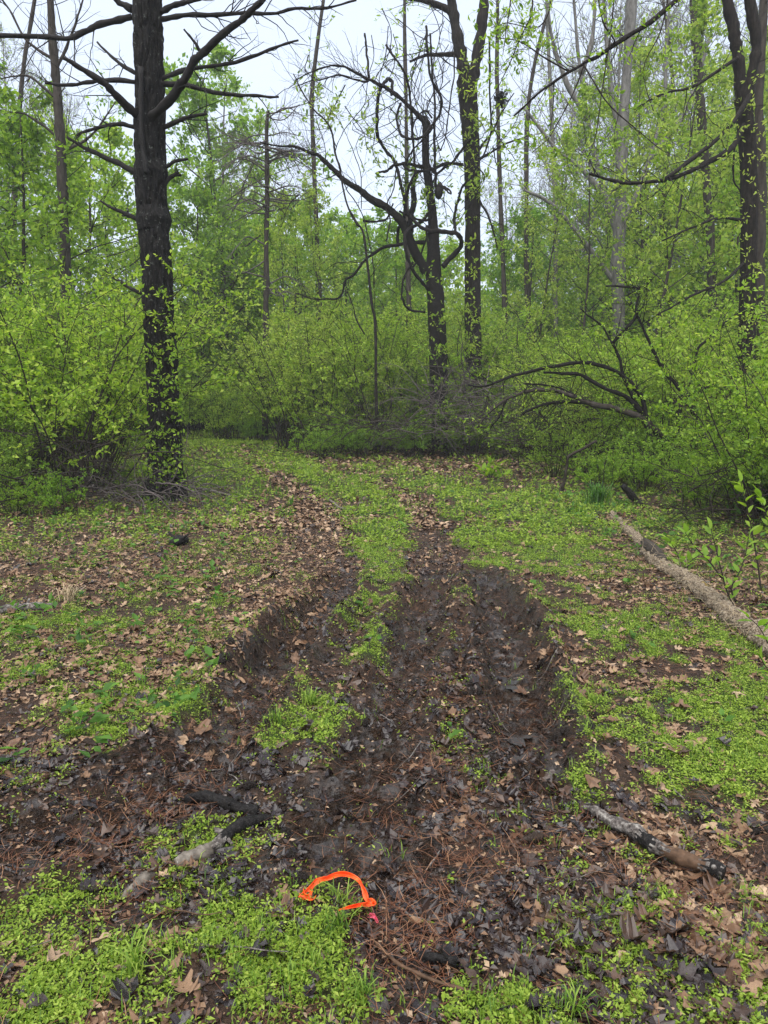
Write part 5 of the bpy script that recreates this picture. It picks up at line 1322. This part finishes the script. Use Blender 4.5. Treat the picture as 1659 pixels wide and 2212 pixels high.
# small twigs strewn about
tw_lab = {0: 'small dead twig lying in the leaves left of the ruts', 1: 'small dead twig lying between and beside the ruts', 2: 'small dead twig lying in the green growth right of the ruts'}
for i in range(54):
    y = math.exp(rng.uniform(math.log(1.75), math.log(6.5))); x = rng.uniform(-.5, .5) * y
    L = rng.uniform(.06, .28); g = grow(rng, (x, y, 0), (rng.normal(), rng.normal(), 0), L, rng.uniform(.0015, .004), 6, .2, 0, .5)
    g[0][:, 2] = height(g[0][:, 0], g[0][:, 1]) + .012 + np.linspace(0, rng.uniform(0, .03), 7)
    b = Build(); add_tubes(b, [g], 5)
    z = 0 if x < -.16 * y else (2 if x > .2 * y else 1)
    o = link('fallen_twig', b.mesh('fallen_twig', M['stick_bark'] if i % 3 else M['rusty_wood'], True, (x, y, 0)), None, (x, y, 0))
    tag(o, tw_lab[z], 'twig', tw_lab[z].replace('small dead twig lying', 'small twigs'))

# ------------------------------------------------------------------ small plants with leaves one can pick out
blade6 = None
def leaf_obj_mesh(L, W, mat, fold=.12, rows=5):
    xs = np.linspace(0, 1, rows + 1); prof = np.sin(np.pi * np.clip(xs * .94 + .03, 0, 1)) ** .8 * (1 - .25 * xs); V = []
    for i, x in enumerate(xs):
        zz = -.25 * L * x ** 2
        w = W * .5 * prof[i] if 0 < i < rows else .0008
        V += [(x * L, -w, zz + fold * w * 2), (x * L, 0, zz), (x * L, w, zz + fold * w * 2)]
    Q = []
    for i in range(rows):
        a = i * 3; Q += [[a, a + 1, a + 4, a + 3], [a + 1, a + 2, a + 5, a + 4]]
    return make_mesh('leaf', np.array(V), Q, None, np.full(len(V), .5), mat)
LEAFM = {k: leaf_obj_mesh(1.0, .46, M[k]) for k in ('leaf_bright', 'leaf_mid', 'leaf_shrub')}
def sapling(name, label, stems, d, lsz, nleaf, matk, seed, base=None, r=2.0):
    rng = np.random.default_rng(seed)
    q = line_at(stems[0], d)[0] if base is None else np.array(base)
    t = thing(name, label, 'plant', (q[0], q[1], hz(q[0], q[1])))
    for st in stems:
        pts = smooth_line(line_at(st, d), 14); b = Build(); add_tubes(b, [(pts, np.linspace(px(r, d), px(r * .4, d), 14))], 6)
        sm = link('stem', b.mesh('stem', M['twig'], True, np.array(t.location)), t)
        for k in range(nleaf):
            f = 3 + (k / nleaf) * 10.5; i = int(f); p = pts[i] + (pts[min(i + 1, 13)] - pts[i]) * (f - i)
            tg = unit(pts[min(i + 1, 13)] - pts[i - 1])
            a = k * 2.4 + rng.uniform(-.4, .4)
            dd = unit(tg * .7 + np.array([math.cos(a), math.sin(a), .25]) * .8) if k < nleaf - 3 else unit(tg + rng.normal(0, .4, 3))
            z = unit(np.array([0, 0, 1.]) + rng.normal(0, .35, 3)); yv = unit(np.cross(z, dd)); z = np.cross(dd, yv)
            o = bpy.data.objects.new('leaf', LEAFM[matk]); COL.objects.link(o); o.parent = t
            o.matrix_local = Matrix.LocRotScale(Vector(p - np.array(t.location)), Matrix(np.stack([dd, yv, z], 1).tolist()), Vector((lsz * rng.uniform(.65, 1.2),) * 3))
# near sapling entering from the right edge
sapling('leafy_sapling', 'near sapling with large fresh leaves poking in at the right edge above the log', [[(1700, 1520), (1690, 1440), (1665, 1400), (1640, 1355), (1612, 1330)], [(1700, 1540), (1680, 1480), (1660, 1450), (1640, 1415)]], 3.4, .085, 9, 'leaf_mid', 1)
sapling('leafy_sapling', 'bright leafy sapling above the right end of the log', [[(1600, 1330), (1575, 1290), (1560, 1240), (1548, 1190), (1535, 1140)], [(1590, 1300), (1580, 1270), (1600, 1230), (1612, 1190), (1618, 1150)], [(1560, 1250), (1530, 1210), (1500, 1180), (1480, 1150)]], 5.2, .10, 14, 'leaf_mid', 2)
sapling('leafy_sapling', 'tall yellow green seedling at the far right edge', [[(1650, 1330), (1640, 1240), (1625, 1150), (1610, 1080), (1600, 1040)], [(1660, 1260), (1670, 1180), (1655, 1110), (1640, 1070)]], 5.8, .11, 16, 'leaf_shrub', 3)
sapling('leafy_sapling', 'small green seedling behind the middle of the log', [[(1475, 1250), (1470, 1220), (1460, 1190), (1440, 1160)], [(1475, 1250), (1490, 1215), (1510, 1200)]], 6.6, .11, 10, 'leaf_mid', 4)
sapling('low_plant', 'pale green leafy plant at the front of the brush', [[(1058, 1040), (1050, 1025), (1035, 1012)], [(1060, 1040), (1065, 1020), (1075, 1008)], [(1060, 1040), (1080, 1028), (1095, 1022)], [(1060, 1040), (1055, 1015), (1058, 1000)]], 13.5, .18, 12, 'leaf_shrub', 5)
def tuft(u, v, n, L, label, seed, w=.004, mat='leaf_deep'):
    rng = np.random.default_rng(seed); g = G(u, v); base = np.array([g[0], g[1], hz(*g)]); b = Build()
    for k in range(n):
        a = rng.uniform(0, 6.28); l = L * rng.uniform(.6, 1.2); ln = rng.uniform(.2, .9); p = rng.normal(0, L * .15, 3) * [1, 1, 0]
        o = np.array([math.cos(a), math.sin(a), 0]); s = np.array([-math.sin(a), math.cos(a), 0]) * w
        q = [p, p + o * ln * l * .3 + np.array([0, 0, l * .5]), p + o * ln * l * .65 + np.array([0, 0, l * (.8 - .2 * ln)]), p + o * ln * l + np.array([0, 0, l * (.85 - .5 * ln)])]
        V = np.array([q[0] - s, q[0] + s, q[1] - s, q[1] + s, q[2] - s * .7, q[2] + s * .7, q[3]])
        b.add(V, [[0, 1, 3, 2], [2, 3, 5, 4]], [[4, 5, 6]], rng.uniform(0, 1))
    t = thing('grass_tuft', label, 'grass tuft', tuple(base)); o = link('blades', b.mesh('blades', M[mat]), t); o['kind'] = 'stuff'
tuft(1290, 1092, 130, .42, 'dark green tuft of long grass at the upper end of the log', 1, .007)
tuft(745, 1960, 26, .10, 'small grass tuft growing inside the orange tape loop', 2, .0018, 'grass')
tuft(735, 2035, 34, .09, 'bright grass tuft just below the orange tape loop', 3, .0018, 'grass')
tuft(290, 2110, 30, .13, 'long bright grass tuft at the lower left', 4, .0025, 'grass')
tuft(785, 2160, 40, .08, 'fine grass tuft near the bottom edge left of the black stick', 5, .0018, 'grass')
tuft(670, 1520, 40, .10, 'bright grass tuft on the ridge between the left and middle ruts', 6, .002, 'grass')
tuft(600, 1580, 30, .09, 'grass tuft beside the left rut lower down', 7, .002, 'grass')
tuft(150, 1300, 60, .16, 'straw coloured dry grass tuft on the left bank', 8, .0025, 'straw')
tuft(1240, 2180, 36, .08, 'bright grass tuft near the bottom edge right of the twig', 9, .002, 'grass')

# ------------------------------------------------------------------ thin damp haze between the trees
hb = Build(); x0, x1, y0, y1, z0, z1 = -224, 224, -48, 236, -1.6, 30
hb.add([(x0, y0, z0), (x1, y0, z0), (x1, y1, z0), (x0, y1, z0), (x0, y0, z1), (x1, y0, z1), (x1, y1, z1), (x0, y1, z1)],
       [(0, 3, 2, 1), (4, 5, 6, 7), (0, 1, 5, 4), (1, 2, 6, 5), (2, 3, 7, 6), (3, 0, 4, 7)])
hm, nd, lk = nodes('haze'); pv = nd.new('ShaderNodeVolumePrincipled')
pv.inputs['Color'].default_value = (.92, .95, 1, 1); pv.inputs['Density'].default_value = .0011
hout = nd.new('ShaderNodeOutputMaterial'); lk.new(pv.outputs[0], hout.inputs['Volume'])
tag(link('haze', hb.mesh('haze', hm, False)), 'thin damp haze between the trees', kind='stuff')

# ------------------------------------------------------------------ a label for each shrub and tree, by look and by what it stands beside
LOOK = {0: 'many stemmed shrub', 1: 'tall slender shrub', 2: 'spreading dark shrub', 3: 'yellow green shrub', 4: 'knee high bush', 5: 'sparse grey shrub',
        'round': 'round crowned green tree', 'airy': 'airy yellow green tree', 'low': 'bushy low crowned green tree', 'glow': 'bright yellow green bushy tree', 'bare': 'tall grey nearly bare tree',
        'tall': 'tall straight green tree', 'pine': 'dark green pine', 'slim': 'slender yellow green sapling'}
def where(u):
    for lim, txt in ((120, 'at the left edge'), (300, 'left of the big pine'), (400, 'behind the big pine'), (530, 'right of the big pine'), (640, 'behind the dead pine'), (770, 'left of the crooked tree'),
                     (860, 'behind the crooked tree'), (985, 'behind the vine tangle'), (1060, 'behind the forked tree'), (1180, 'right of the forked tree'), (1290, 'left of the pale trunk'), (1390, 'behind the pale trunk'),
                     (1490, 'right of the pale trunk'), (1570, 'by the straight trunk'), (1650, 'by the dark forked trunk')):
        if u < lim: return txt
    return 'at the right edge'
bylab = {}
for o, kind, x, y, zone in REG:
    w = where(829.5 + x / y * FPX)
    if zone in ('in the left thicket', 'on the left bank') and 'pine' in w: w = 'nearest the big pine'
    bylab.setdefault(', '.join(t for t in (LOOK[kind], w, zone) if t), []).append((y, o))
for lab, lst in bylab.items():
    lst.sort(key=lambda t: t[0]); n = len(lst)
    ext = {1: [''], 2: [', nearer', ', farther'], 3: [', nearest', ', middle', ', farthest']}.get(n, [''] * n)
    for (y, o), e in zip(lst, ext): o['label'] = lab + e
